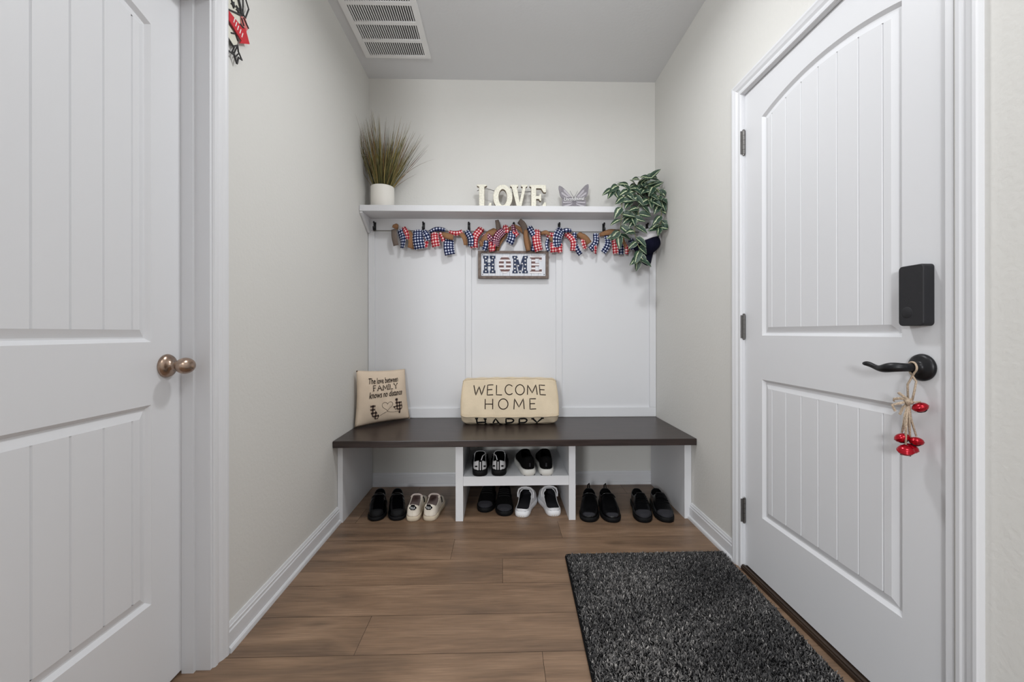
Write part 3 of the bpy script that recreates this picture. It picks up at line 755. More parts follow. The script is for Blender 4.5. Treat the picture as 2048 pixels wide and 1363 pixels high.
hletter([(ml, zb), (ml + .036, zb), (ml + .036, zb + .016), (ml + .030, zb + .018), (ml + .028, zt - .05), (ml + .046, zb), (ml + .056, zb), (ml + .074, zt - .05), (ml + .072, zb + .018), (ml + .066, zb + .016), (ml + .066, zb), (ml + .104, zb), (ml + .104, zb + .016), (ml + .098, zb + .018), (ml + .098, zt - .018), (ml + .104, zt - .016), (ml + .104, zt), (ml + .072, zt), (ml + .052, zt - .062), (ml + .032, zt), (ml, zt), (ml, zt - .016), (ml + .006, zt - .018), (ml + .006, zb + .018), (ml, zb + .016)],
        M['signnavy'], (), [(ml + .018, zb + .01), (ml + .016, zb + .032), (ml + .017, zm), (ml + .018, zt - .034), (ml + .016, zt - .012), (ml + .088, zb + .01), (ml + .084, zb + .032), (ml + .088, zm), (ml + .086, zt - .034), (ml + .088, zt - .012), (ml + .040, zm - .008), (ml + .052, zb + .014), (ml + .066, zm + .006), (ml + .034, zt - .02)])
el = 1.086
hletter([(el, zb), (el + .080, zb), (el + .080, zb + .034), (el + .066, zb + .034), (el + .062, zb + .018), (el + .036, zb + .018), (el + .036, zm - .010), (el + .062, zm - .010), (el + .062, zm + .010), (el + .036, zm + .010), (el + .036, zt - .018), (el + .062, zt - .018), (el + .066, zt - .034), (el + .080, zt - .034), (el + .080, zt), (el, zt), (el, zt - .016), (el + .010, zt - .018), (el + .010, zb + .018), (el, zb + .016)], M['stripe'])
b = B(); uvl = b.loops.layers.uv.new('UV')
ribbon(b, uvl, [(1.085, sy - .012, sz1 - .004), (1.078, sy - .014, 1.64), (1.060, sy - .022, 1.69), (1.02, sy - .030, 1.728), (.985, sy - .030, 1.744), (.955, sy - .030, 1.73), (.92, sy - .024, 1.69), (.88, sy - .016, 1.63), (.862, sy - .012, sz1 - .004)], .026, (0, -1, 0), .003)
solidify(obj('hanger_ribbon', b, M['burlap'], hs, True), .001)

# ================================================================ FABRIC GARLAND
ga = thing('rag_garland', 'red, white and navy gingham rag garland with burlap strips strung along the hooks', 'garland', (.95, -.055, 1.712))
b = B(); tube(b, [(.047, -.040, 1.712), (.2, -.046, 1.711), (.372, -.042, 1.713), (.52, -.046, 1.7075), (.676, -.042, 1.712), (.82, -.046, 1.707), (.978, -.042, 1.712), (1.13, -.046, 1.709), (1.285, -.042, 1.712), (1.44, -.046, 1.709), (1.588, -.042, 1.712), (1.73, -.046, 1.709), (1.885, -.042, 1.713)], .0026, 6)
obj('cord', b, M['cord'], ga, True)
STRIPS = [(0.199, 1.752, 0.189, 1.722, 0.034, 'b'), (0.182, 1.709, 0.199, 1.608, 0.034, 'g'), (0.226, 1.709, 0.236, 1.591, 0.047, 'n'), (0.246, 1.725, 0.273, 1.648, 0.03, 'r'), (0.273, 1.702, 0.293, 1.591, 0.04, 'b'), (0.343, 1.705, 0.356, 1.587, 0.067, 'n'), (0.386, 1.668, 0.39, 1.597, 0.03, 'r'), (0.383, 1.702, 0.413, 1.641, 0.037, 'n'), (0.416, 1.702, 0.524, 1.712, 0.03, 'n'), (0.45, 1.685, 0.463, 1.601, 0.051, 'r'), (0.49, 1.688, 0.51, 1.638, 0.027, 'r'), (0.503, 1.692, 0.577, 1.665, 0.037, 'b'), (0.547, 1.648, 0.554, 1.55, 0.061, 'n'), (0.547, 1.705, 0.637, 1.702, 0.03, 'r'), (0.617, 1.699, 0.657, 1.611, 0.034, 'b'), (0.664, 1.702, 0.691, 1.604, 0.04, 'n'), (0.761, 1.722, 0.714, 1.594, 0.044, 'r'), (0.858, 1.712, 0.765, 1.634, 0.047, 'b'), (0.751, 1.638, 0.771, 1.608, 0.034, 'b'), (0.785, 1.682, 0.832, 1.634, 0.047, 'd'), (0.785, 1.661, 0.778, 1.577, 0.03, 'n'), (0.825, 1.634, 0.832, 1.57, 0.057, 'r'), (0.912, 1.709, 0.858, 1.604, 0.051, 'd'), (0.875, 1.702, 0.865, 1.779, 0.03, 'g'), (1.049, 1.695, 1.012, 1.779, 0.037, 'g'), (0.919, 1.749, 0.925, 1.695, 0.04, 'r'), (0.972, 1.752, 0.979, 1.699, 0.03, 'd'), (0.962, 1.702, 0.945, 1.624, 0.047, 'n'), (0.982, 1.715, 1.002, 1.678, 0.037, 'r'), (1.056, 1.709, 1.076, 1.577, 0.03, 'b'), (1.079, 1.732, 1.109, 1.574, 0.04, 'n'), (1.129, 1.712, 1.146, 1.574, 0.051, 'r'), (1.16, 1.695, 1.223, 1.682, 0.03, 'b'), (1.186, 1.705, 1.247, 1.682, 0.034, 'r'), (1.22, 1.675, 1.257, 1.618, 0.034, 'b'), (1.206, 1.655, 1.21, 1.577, 0.02, 'n'), (1.243, 1.628, 1.247, 1.567, 0.047, 'r'), (1.297, 1.719, 1.273, 1.601, 0.061, 'n'), (1.293, 1.709, 1.36, 1.712, 0.03, 'n'), (1.29, 1.621, 1.29, 1.567, 0.03, 'r'), (1.33, 1.692, 1.37, 1.577, 0.034, 'r'), (1.35, 1.695, 1.394, 1.581, 0.027, 'b'), (1.384, 1.692, 1.424, 1.554, 0.03, 'n'), (1.414, 1.688, 1.481, 1.628, 0.037, 'b'), (1.444, 1.675, 1.457, 1.591, 0.027, 'r'), (1.528, 1.688, 1.488, 1.587, 0.037, 'n'), (1.538, 1.675, 1.524, 1.56, 0.027, 'r'), (1.601, 1.688, 1.575, 1.567, 0.037, 'n'), (1.554, 1.688, 1.688, 1.702, 0.034, 'b'), (1.652, 1.668, 1.662, 1.56, 0.037, 'r'), (1.685, 1.661, 1.695, 1.554, 0.03, 'n'), (1.715, 1.634, 1.732, 1.557, 0.03, 'r'), (1.702, 1.688, 1.752, 1.581, 0.03, 'b'), (1.765, 1.655, 1.775, 1.587, 0.03, 'n')]
rs = random.Random(21)
KM = {'n': 'navy', 'r': 'redg', 'd': 'rwb', 'b': 'burlap', 'g': 'grayb'}
KN = {'n': 'gingham_strip', 'r': 'gingham_strip', 'd': 'gingham_strip', 'b': 'burlap_strip', 'g': 'burlap_strip'}
KL = {'n': 'navy and white gingham strip', 'r': 'red and white gingham strip', 'd': 'red, white and navy check strip', 'b': 'tan burlap strip', 'g': 'grey brown burlap strip'}
for i, (x0_, z0_, x1_, z1_, w_, k) in enumerate(STRIPS):
    d = Vector((x1_ - x0_, 0, z1_ - z0_)); L = d.length; n = 7; y0_ = -.049 - .006 * rs.random(); bul = rs.uniform(.010, .026); sw = rs.uniform(-.34, .34) * L
    per = Vector((-d.z, 0, d.x)).normalized(); pts = []
    for j in range(n + 1):
        t = j / n
        p = Vector((x0_, y0_, z0_)) + d * t + per * sw * sin(pi * t) * .5; p.y -= bul * sin(pi * min(1, t * 1.15) * .8) * (1 if L > .06 else .6)
        pts.append(p)
    b = B(); uvl = b.loops.layers.uv.new('UV'); u0 = rs.random() * .1
    # start with the knot looped over the cord
    if z0_ < 1.735 and z1_ < z0_ - .03:
        k0 = pts[0]; pts = [Vector((k0.x, -.036, z0_ - .020)), Vector((k0.x, -.034, z0_ + .006)), Vector((k0.x, -.044, z0_ + .015)), Vector((k0.x, -.056, z0_ + .006))] + pts[1:]
    ribbon(b, uvl, pts, w_ * 1.12, (0, -1, 0), rs.uniform(.004, .013), 5, u0, rs.uniform(-1.0, 1.0), lambda t: .62 + .38 * min(1, t * 2.2))
    o = obj(KN[k], b, M[KM[k]], ga, True, KL[k]); solidify(o, .0012, 0)

# ================================================================ BASEBALL CAP on the last hook
cx_, cy_, cz_ = 1.862, -.062, 1.636
cp = thing('baseball_cap', 'navy and white baseball cap hanging from the hook at the right end', 'cap', (cx_, cy_, cz_))
upv = Vector((.46, -.84, .22)).normalized(); frv = Vector((-.26, -.22, -1)); frv = (frv - upv * frv.dot(upv)).normalized(); siv = upv.cross(frv)
def fc(a, s, h): 
    p = Vector((cx_, cy_, cz_)) + frv * a + siv * s + upv * h
    p.y = min(p.y, -.024 - .001); p.x = min(p.x, W - .004); return p
def crown(ph0, ph1, m, nm):
    b = B(); n, k = 20, 12; rows = []
    for i in range(n + 1):
        ph = lerp(ph0, ph1, i / n); row = []
        for j in range(k + 1):
            t = j / k; r = cos(t * pi / 2) ** .75; h = .105 * sin(t * pi / 2) ** .95
            row.append(b.verts.new(fc(cos(ph) * .086 * r, sin(ph) * .080 * r, h)))
        rows.append(row)
    for r0, r1 in zip(rows, rows[1:]):
        for j in range(k): b.faces.new((r0[j], r1[j], r1[j + 1], r0[j + 1]))
    bmesh.ops.remove_doubles(b, verts=b.verts[:], dist=1e-4); bmesh.ops.recalc_face_normals(b, faces=b.faces[:])
    return solidify(obj(nm, b, m, cp, True, None), .002)
crown(-1.05, 1.05, M['capn'], 'front_crown')['label'] = 'navy front panels'
crown(1.05, 2 * pi - 1.05, M['capw'], 'back_crown')['label'] = 'white back panels'
b = B(); lathe(b, [(.007, -.002), (.008, .003), (.004, .007), (0, .008)], fc(0, 0, .104), upv, 14); obj('button', b, M['capn'], cp, True)
b = B(); n = 22; r0 = []; r1 = []
for i in range(n + 1):
    ph = lerp(-1.2, 1.2, i / n); c, s = cos(ph), sin(ph); rows = []
    for t in (0, .35, .7, 1):
        ext = .090 * (max(0, c) ** .55) * t; rows.append(b.verts.new(fc(.086 * c + ext, .080 * s * (1 + .06 * t), .004 - .030 * (s ** 2) * t + .006 * t)))
    if r0:
        for j in range(3): b.faces.new((r0[j], rows[j], rows[j + 1], r0[j + 1]))
    r0 = rows
bmesh.ops.recalc_face_normals(b, faces=b.faces[:]); solidify(obj('brim', b, M['capn'], cp, True, 'navy brim'), .003)
b = B(); tube(b, [fc(-.086, -.02, .0), fc(-.092, 0, .018), fc(-.086, .02, 0)], .003, 6); obj('strap', b, M['capw'], cp)

# ================================================================ TRAILING PLANT
tp = thing('trailing_plant', 'variegated trailing vine plant spilling over the right end of the shelf', 'plant', (1.81, -.11, 1.8385))
b = B(); lathe(b, [(0, 0), (.050, 0), (.054, .004), (.062, .085), (.064, .09), (.059, .09), (.054, .075), (0, .072)], (1.808, -.112, 1.8385), (0, 0, 1), 32); obj('pot', b, M['potg'], tp, True)
rl = random.Random(9)
VINES = [[(1.800, -.12, 1.93), (1.746, -.175, 1.958), (1.692, -.215, 1.917), (1.660, -.222, 1.869), (1.653, -.225, 1.790), (1.650, -.215, 1.711), (1.644, -.20, 1.655)],
         [(1.805, -.12, 1.93), (1.780, -.19, 1.945), (1.766, -.22, 1.854), (1.757, -.225, 1.775), (1.735, -.222, 1.680), (1.755, -.22, 1.601), (1.771, -.218, 1.538), (1.762, -.216, 1.492)],
         [(1.82, -.12, 1.93), (1.850, -.18, 1.953), (1.890, -.212, 1.890), (1.908, -.215, 1.810), (1.911, -.21, 1.747), (1.900, -.205, 1.705)],
         [(1.80, -.11, 1.93), (1.775, -.15, 1.96), (1.782, -.17, 2.005), (1.818, -.175, 2.030), (1.848, -.175, 2.020)],
         [(1.79, -.11, 1.93), (1.756, -.15, 1.944), (1.710, -.17, 1.978), (1.662, -.17, 1.984), (1.625, -.17, 1.952)],
         [(1.82, -.11, 1.93), (1.840, -.17, 1.962), (1.872, -.195, 1.962), (1.906, -.20, 1.922), (1.915, -.20, 1.88)],
         [(1.80, -.12, 1.93), (1.762, -.18, 1.945), (1.725, -.215, 1.90), (1.715, -.222, 1.82), (1.72, -.222, 1.76)],
         [(1.81, -.12, 1.93), (1.812, -.18, 1.975), (1.825, -.21, 1.93), (1.83, -.215, 1.875)]]
b = B(); bl = B(); uvl = bl.loops.layers.uv.new('UV')
def cr(pts, t):
    k = len(pts) - 1; x = t * k; i = min(int(x), k - 1); f = x - i; P = [Vector(pts[max(0, min(k, i + j))]) for j in (-1, 0, 1, 2)]
    return .5 * ((2 * P[1]) + (P[2] - P[0]) * f + (2 * P[0] - 5 * P[1] + 4 * P[2] - P[3]) * f * f + (3 * P[1] - P[0] - 3 * P[2] + P[3]) * f ** 3)
def leaf(p, d, nrm, ln, wd_):
    d = d.normalized(); s = d.cross(nrm).normalized(); nn = s.cross(d); n = 6; prev = None
    for i in range(n + 1):
        t = i / n; w = wd_ * (sin(pi * t ** .72) ** .8 if 0 < t < 1 else .02); c = p + d * ln * t - nn * ln * .22 * t * t
        c.x = min(c.x, W - .012); c.y = min(c.y, -.05) if c.z > 1.84 or c.z < 1.795 else min(c.y, -.197)
        cur = [bl.verts.new(c + s * w * e + nn * (abs(e) * w * .35)) for e in (-.5, -.2, 0, .2, .5)]
        for v in cur: v.co.x = min(v.co.x, W - .004)
        if prev:
            for j in range(4):
                f = bl.faces.new((prev[j], prev[j + 1], cur[j + 1], cur[j])); us = (0, .3, .5, .7, 1)
                for lp, (a, q) in zip(f.loops, ((j, i - 1), (j + 1, i - 1), (j + 1, i), (j, i))): lp[uvl].uv = (us[a] * .82, q / n)
        prev = cur
for vi, V in enumerate(VINES):
    pts = [cr(V, t / 24) for t in range(25)]; tube(b, pts, .0024, 6)
    L = sum((pts[i + 1] - pts[i]).length for i in range(24)); n = max(4, int(L / .034))
    for i in range(n):
        t = .12 + .88 * i / (n - 1); p = cr(V, t); tg = (cr(V, min(1, t + .03)) - cr(V, t - .03)).normalized()
        for sgn in ((1,) if t < .98 else (-1, 0, 1)):
            sg = sgn if t >= .98 else (1 if i % 2 else -1)
            out = Vector((sg * rl.uniform(.6, 1.0), -rl.uniform(.15, .75), rl.uniform(-.45, .35))) + tg * rl.uniform(.2, .8)
            nrm = Vector((rl.uniform(-.4, .4), -1, rl.uniform(.2, .9)))
            leaf(p, out, nrm, rl.uniform(.070, .102), rl.uniform(.038, .054))
for i in range(30):                                     # bushy crown over the pot
    a = rl.uniform(0, 2 * pi); p = Vector((1.800 + .06 * cos(a) * rl.random(), -.125 + .05 * sin(a), 1.935 + rl.uniform(-.02, .06)))
    leaf(p, Vector((cos(a), sin(a) - .5, rl.uniform(-.6, .7))), Vector((rl.uniform(-.3, .3), -1, .8)), rl.uniform(.065, .09), rl.uniform(.036, .050))
for p, d in (((1.64, -.17, 1.984), (-1, 0, -.7)), ((1.67, -.17, 2.0), (-1, -.1, .1)), ((1.80, -.17, 2.03), (-1, 0, .35))): leaf(Vector(p), Vector(d), Vector((.3, -.3, 1)), .05, .008)
obj('vine_stems', b, M['stem'], tp, True); obj('leaves', bl, M['leaf'], tp, True)

# ================================================================ FAMILY CUSHION
C4 = [Vector((.014, -.318, .4655)), Vector((.287, -.056, .4655)), Vector((.020, -.304, .806)), Vector((.250, -.036, .792))]
nP = ((C4[1] - C4[0]).cross(C4[2] - C4[0])).normalized()
if nP.y > 0: nP = -nP
def pil(u, v, off, side=1, t=.046):
    uc = .5 + (u - .5) * (1 - .05 * sin(pi * min(1, max(0, v)))); vc = .5 + (v - .5) * (1 - .045 * sin(pi * min(1, max(0, u))))
    p = C4[0].lerp(C4[1], uc).lerp(C4[2].lerp(C4[3], uc), vc)
    f = max(0, (1 - abs(2 * u - 1) ** 2.6)) ** .6 * max(0, (1 - abs(2 * v - 1) ** 2.6)) ** .6
    w = .0022 * sin(u * 26 + v * 7) * sin(v * 19 - u * 5) * f
    q = p + nP * (side * (t * f * (.8 if side < 0 else 1.0) + w) + off)
    q.z = max(q.z, .4612); return q
fc1 = thing('throw_pillow', 'square cream cushion with FAMILY print leaning in the left bench corner', 'cushion', (.12, -.2, .46))
b = B(); n = 28
for side in (1, -1):
    g = [[b.verts.new(pil(i / n, j / n, 0, side)) for j in range(n + 1)] for i in range(n + 1)]
    for i in range(n):
        for j in range(n): b.faces.new((g[i][j], g[i + 1][j], g[i + 1][j + 1], g[i][j + 1]))
bmesh.ops.remove_doubles(b, verts=b.verts[:], dist=1e-4); bmesh.ops.recalc_face_normals(b, faces=b.faces[:])
cs = obj('cover', b, M['canvas'], fc1, True)
b = B(); fp = lambda a, c, h: pil(a, c + (a - .45) * .03, h); fq = lambda a, c, h: fp(a - .085, c - .085, h)
font_text(b, 'The love between', .185, .775, .765, .875, fp, .0030, .28, .012)
font_text(b, 'knows no distance', .175, .845, .500, .615, fp, .0030, .28, .012)
stroke_text(b, 'FAMILY', .255, .745, .640, .735, .0042, fp, .0030, True, .32)
obj('lettering', b, M['ink'], cs)
b = B(); hp = []
for i in range(41):
    t = 2 * pi * i / 40; hp.append((.605 + .0066 * 16 * sin(t) ** 3, .405 + .0062 * (13 * cos(t) - 5 * cos(2 * t) - 2 * cos(3 * t) - cos(4 * t))))
path = [(.475, .235), (.52, .262), (.575, .29)] + [(a, c) for a, c in hp[20:] + hp[1:21]] + [(.66, .275), (.74, .262), (.83, .268)]
pv_ = None
for i, (a, c) in enumerate(path):
    A, C = path[max(0, i - 1)], path[min(len(path) - 1, i + 1)]; tx, ty = C[0] - A[0], C[1] - A[1]; l = sqrt(tx * tx + ty * ty) or 1
    cur = [b.verts.new(fq(a - ty / l * .0028 * e, c + tx / l * .0028 * e, .0014)) for e in (-1, 1)]
    if pv_: b.faces.new((pv_[0], pv_[1], cur[1], cur[0]))
    pv_ = cur
obj('heart_line', b, M['ink'], cs)
def patch(poly, nm):
    b = B(); uvl = b.loops.layers.uv.new('UV'); v = [b.verts.new((a, c, 0)) for a, c in poly]; b.faces.new(v)
    bmesh.ops.triangulate(b, faces=b.faces[:]); bmesh.ops.subdivide_edges(b, edges=b.edges[:], cuts=3, use_grid_fill=True)
    for f in b.faces:
        for lp in f.loops: lp[uvl].uv = (lp.vert.co.x * .38, lp.vert.co.y * .34)
    for v in b.verts: v.co = fq(v.co.x, v.co.y, .0015)
    return obj(nm, b, M['inkp'], cs, False, 'brown plaid printed state shape')
patch([(.285, .46), (.375, .46), (.375, .36), (.455, .245), (.462, .225), (.445, .20), (.445, .178), (.39, .18), (.375, .215), (.335, .245), (.325, .275), (.305, .30), (.300, .345), (.288, .38), (.292, .41)], 'printed_shape')
patch([(.765, .53), (.82, .53), (.82, .465), (.87, .45), (.905, .455), (.912, .385), (.918, .35), (.908, .315), (.87, .275), (.862, .215), (.835, .23), (.815, .285), (.79, .315), (.765, .305), (.745, .335), (.715, .375), (.765, .378)], 'printed_shape')

# ================================================================ WELCOME HOME BLOCK CUSHION
wx0, wx1 = .652, 1.240
bp_ = thing('block_pillow', 'rectangular tan canvas block cushion printed WELCOME HOME in the middle of the bench', 'cushion', (.945, -.15, .46))
CS = [(-.070, .4615), (-.215, .4615), (-.252, .478), (-.279, .521), (-.186, .736), (-.160, .742), (-.048, .690), (-.030, .600)]
def csec(t):                                            # closed, corner-rounded cross section
    k = len(CS); x = (t % 1) * k; i = int(x); f = x - i; P = [CS[(i + j) % k] for j in range(2)]
    return lerp(P[0][0], P[1][0], f), lerp(P[0][1], P[1][1], f)
def blk(t, u, off=0.0):
    y, z = csec(t); cyy, czz = -.16, .60
    e = abs(2 * u - 1); k = 1 - .10 * max(0, (e - .9) / .1) ** 2
    bul = .006 * (1 - e ** 2) + .0015 * sin(u * 40 + t * 30)
    dv = Vector((0, y - cyy, z - czz)); l = dv.length; dv = dv / l
    x = lerp(wx0, wx1, u); x += (.012 * (2 * u - 1)) * (1 - abs((z - .6) / .15) ** 2 if abs(z - .6) < .15 else 0)
    p = Vector((x, cyy, czz)) + dv * (l * k + bul + off); p.z = max(p.z, .4612); p.y = min(p.y, -.0205); return p
b = B(); nu, ntt = 48, 96; g = []
for i in range(nu + 1): g.append([b.verts.new(blk(j / ntt, i / nu)) for j in range(ntt)])
for i in range(nu):
    for j in range(ntt): b.faces.new((g[i][j], g[i][(j + 1) % ntt], g[i + 1][(j + 1) % ntt], g[i + 1][j]))
for e, s in ((0, -1), (nu, 1)):
    c = Vector((lerp(wx0, wx1, e / nu) + s * .016, -.16, .6)); rings = [g[e]]
    for q in (.75, .4):
        rings.append([b.verts.new(v.co.lerp(c, 1 - q) + Vector((s * .004 * (1 - q), 0, 0))) for v in g[e]])
    for r0_, r1_ in zip(rings, rings[1:]):
        for j in range(ntt): b.faces.new((r0_[j], r0_[(j + 1) % ntt], r1_[(j + 1) % ntt], r1_[j]))
    cv = b.verts.new(c)
    for j in range(ntt): b.faces.new((rings[-1][j], rings[-1][(j + 1) % ntt], cv))
bmesh.ops.recalc_face_normals(b, faces=b.faces[:]); cv_ = obj('cover', b, M['canvas2'], bp_, True)
K8 = 1 / 8
def fface(a, c, h): return blk((3 + c) * K8, a, h)      # c = 0 lower front edge, 1 upper front edge
def flow(a, c, h): return blk((1 + c) * K8, a, h)       # c = 0 at the bench, 2 at the front edge
b = B(); stroke_text(b, 'WELCOME', .125, .875, .56, .82, .0058, fface, .0016, False, .32); stroke_text(b, 'HOME', .25, .77, .20, .46, .0058, fface, .0016, False, .62)
obj('lettering', b, M['ink'], cv_, False, 'dark brown WELCOME HOME lettering')
b = B(); stroke_text(b, 'HAPPY', .16, .83, .55, 1.72, .0095, flow, .0016, True, .5)
obj('lettering', b, M['inkb'], cv_, False, 'black HAPPY lettering')
b = B()
for t in (3 * K8, 4 * K8): tube(b, [blk(t, i / 60, .001) for i in range(61)], .0032, 6)
for u in (.012, .988): tube(b, [blk(3 * K8 + K8 * i / 16, u, .001) for i in range(17)], .0030, 6)
obj('piping', b, M['canvas2'], cv_, True)

# ================================================================ JINGLE BELLS on the lever
jb = thing('jingle_bells', 'red jingle bells on a knotted twine loop hanging from the lever handle', 'bells', (1.915, -1.805, .93))
b = B(); cx, cy, cz = 1.932, -1.805, .944
lp = [(cx + .002 * sin(a), cy + .0135 * sin(a), cz + .0135 * cos(a)) for a in [pi * (-1 + 2 * i / 20) * .82 for i in range(21)]]
kn = Vector((1.922, -1.806, .858))
tube(b, [kn + Vector((.004, .006, 0)), (1.928, -1.797, .90)] + [lp[0]] + lp[1:-1] + [lp[-1], (1.929, -1.818, .91), (1.926, -1.816, .885), kn + Vector((.003, -.006, .005))], .0024, 7)
obj('twine_loop', b, M['twine'], jb, True)
b = B(); bmesh.ops.create_icosphere(b, subdivisions=2, radius=.009, matrix=Matrix.Translation(kn))
for v in b.verts: v.co += Vector((.0015 * sin(v.co.z * 900), .002 * sin(v.co.x * 800), .002 * sin(v.co.y * 700)))
uvl = b.loops.layers.uv.new('UV')
for q in ([(0, 0, .002), (-.006, .016, .006), (-.010, .030, .002), (-.006, .034, -.004)], [(0, 0, .004), (-.012, .008, .016), (-.016, .012, .022)], [(0, .002, 0), (-.014, .016, -.008), (-.02, .024, -.012), (-.016, .02, -.028)], [(0, 0, 0), (-.004, .012, -.018), (-.006, .018, -.036)]):
    ribbon(b, uvl, [kn + Vector(p) for p in q], .0065, (-1, -.3, .2), .002, 3)
obj('twine_bow', b, M['twine'], jb, True)
BELLS = [(1.938, -1.819, .846, .0138), (1.914, -1.796, .764, .0135), (1.926, -1.806, .740, .0138), (1.908, -1.812, .737, .0142), (1.932, -1.815, .760, .0125)]
b = B()
for i, (x, y, z, r) in enumerate(BELLS):
    e = Vector((x, y, z + r)); m_ = kn.lerp(e, .5) + Vector((.001 * (i - 2), .003 * (i - 2), 0)); tube(b, [kn, m_, e], .0021, 6)
    if i: tube(b, [kn + Vector((.002, .003, 0)), m_ + Vector((0, .004, .006)), e + Vector((.001, .001, 0))], .0019, 6)
obj('twine_strand', b, M['twine'], jb, True)
for i, (x, y, z, r) in enumerate(BELLS):
    b = B(); ax = Vector(((-.3, .25, 1), (-.2, .35, .9), (.2, -.2, 1), (-.3, -.3, 1), (.2, .1, 1))[i]).normalized()
    pr = [(0, -r * .86)] + [(r * 1.18 * cos(t), r * .86 * sin(t)) for t in [lerp(-1.3, -.08, k / 7) for k in range(8)]] + [(r * 1.24, -.0008), (r * 1.24, .0008)] + [(r * 1.18 * cos(t), r * .86 * sin(t)) for t in [lerp(.08, 1.3, k / 7) for k in range(8)]] + [(0, r * .86)]
    lathe(b, pr, (x, y, z), ax, 28); o = obj('bell', b, M['red'], jb, True)
    b = B(); u_, v_ = frame_for(ax); c = Vector((x, y, z))
    for w_ in (u_, v_): tube(b, [c + (w_ * sin(t) * 1.17 - ax * cos(t) * .88) * (r + .0003) for t in [lerp(-.9, .9, k / 10) for k in range(11)]], .0011, 5)
    obj('bell_slot', b, M['dark'], o)

# ================================================================ METAL WALL SIGN beside the left casing
ws = thing('metal_wall_sign', 'cut metal patriotic wall sign with red banner high beside the left door casing', 'sign', (.006, -1.41, 1.92))
def fw_(a, c, h): return Vector((.004 + h, a, c))
def bar(b, pts, w, h=.005, closed=False):
    pts = list(pts) + ([pts[0]] if closed else [])
    for k_, ((a0, c0), (a1, c1)) in enumerate(zip(pts, pts[1:])):
        l = sqrt((a1 - a0) ** 2 + (c1 - c0) ** 2) or 1; nx, ny = -(c1 - c0) / l * w / 2, (a1 - a0) / l * w / 2; ex, ey = (a1 - a0) / l * w * .4, (c1 - c0) / l * w * .4
        prism(b, [(a0 - ex + nx, c0 - ey + ny), (a0 - ex - nx, c0 - ey - ny), (a1 + ex - nx, c1 + ey - ny), (a1 + ex + nx, c1 + ey + ny)], fw_, h + .0004 * k_, h + .003 + .0004 * k_)
b = B()
bar(b, [(-1.4650, 2.200), (-1.4650, 2.078), (-1.391, 2.1138), (-1.404, 2.150), (-1.430, 2.200), (-1.4650, 2.200)], .0045)
bar(b, [(-1.3826, 2.1216), (-1.3825, 2.1771), (-1.372, 2.190), (-1.3521, 2.1655), (-1.3711, 2.1197), (-1.3826, 2.1216)], .0038)
bar(b, [(-1.3835, 2.120), (-1.398, 2.1395), (-1.420, 2.180)], .009)
fr_ = obj('outline_frame', b, M['blackw'], ws)
for c in ((-1.4344, 2.1177), (-1.4080, 2.1186), (-1.440, 2.165)):
    b = B(); prism(b, star(c[0], c[1], .013, .4), fw_, .004, .008); obj('star', b, M['blackw'], fr_)
b = B(); prism(b, [(-1.4650, 2.198), (-1.4650, 2.079), (-1.392, 2.1135), (-1.3830, 2.1216), (-1.410, 2.165), (-1.432, 2.198)], fw_, .001, .004); obj('backing_plate', b, M['offwhite'], ws)
b = B(); prism(b, [(-1.4660, 2.072), (-1.4475, 2.0704), (-1.420, 2.069), (-1.3939, 2.0659), (-1.3798, 2.0788), (-1.3553, 2.0403), (-1.4091, 2.0061), (-1.4009, 2.0208), (-1.428, 2.029), (-1.4475, 2.0368), (-1.4660, 2.042)], fw_, .010, .013)
rb = obj('banner', b, M['redp'], ws)
b = B()
for (a, c) in ((-1.441, 2.0593), (-1.4313, 2.0538), (-1.4215, 2.0490), (-1.4091, 2.0462), (-1.3985, 2.0409)): prism(b, [(a - .0045, c - .009), (a - .0015, c - .009), (a + .0045, c + .009), (a + .0015, c + .009)], fw_, .0125, .0145)
obj('banner_mark', b, M['white'], rb)
b = B(); prism(b, [(-1.3938, 2.1096), (-1.3711, 2.1190), (-1.3537, 2.097), (-1.3655, 2.0774), (-1.3855, 2.0808), (-1.3944, 2.0864)], fw_, .005, .008); pk = obj('ribbon', b, M['pinkp'], ws)
b = B(); bar(b, [(-1.3826, 2.1111), (-1.3567, 2.0948)], .003, .008); bar(b, [(-1.3938, 2.1008), (-1.3826, 2.0847)], .003, .008); bar(b, [(-1.4036, 2.074), (-1.3826, 2.0765)], .003, .008); obj('ribbon_line', b, M['blackw'], pk)
b = B(); prism(b, [(-1.4650, 2.0774), (-1.3966, 2.1057), (-1.3939, 2.0764), (-1.4475, 2.0721), (-1.4650, 2.0742)], fw_, .002, .005); obj('enamel_panel', b, M['offwhite'], ws)
b = B(); prism(b, [(-1.4650, 2.0361), (-1.405, 2.0266), (-1.4132, 1.9984), (-1.4346, 1.9819), (-1.4650, 1.9877)], fw_, .002, .005); obj('enamel_panel', b, M['offwhite'], ws)
b = B(); bar(b, [(-1.4437, 2.0161), (-1.4239, 2.0277)], .004, .005); bar(b, [(-1.4199, 2.0246), (-1.4105, 2.0141)], .004, .005)
bar(b, [(-1.4640, 1.9890), (-1.4346, 1.9785), (-1.4132, 1.9958), (-1.4092, 1.977), (-1.3913, 1.962), (-1.4106, 1.9571), (-1.4182, 1.9324), (-1.4333, 1.9506), (-1.4640, 1.9443)], .0045, .005)
bar(b, [(-1.4267, 1.984), (-1.4412, 1.9554)], .003, .005); bar(b, [(-1.4146, 1.9906), (-1.4333, 1.9523)], .003, .005); bar(b, [(-1.4373, 1.9598), (-1.4182, 1.9324)], .003, .005); bar(b, [(-1.4214, 1.9534), (-1.4092, 1.9701)], .003, .005)
obj('tail_ribbon', b, M['blackw'], ws)

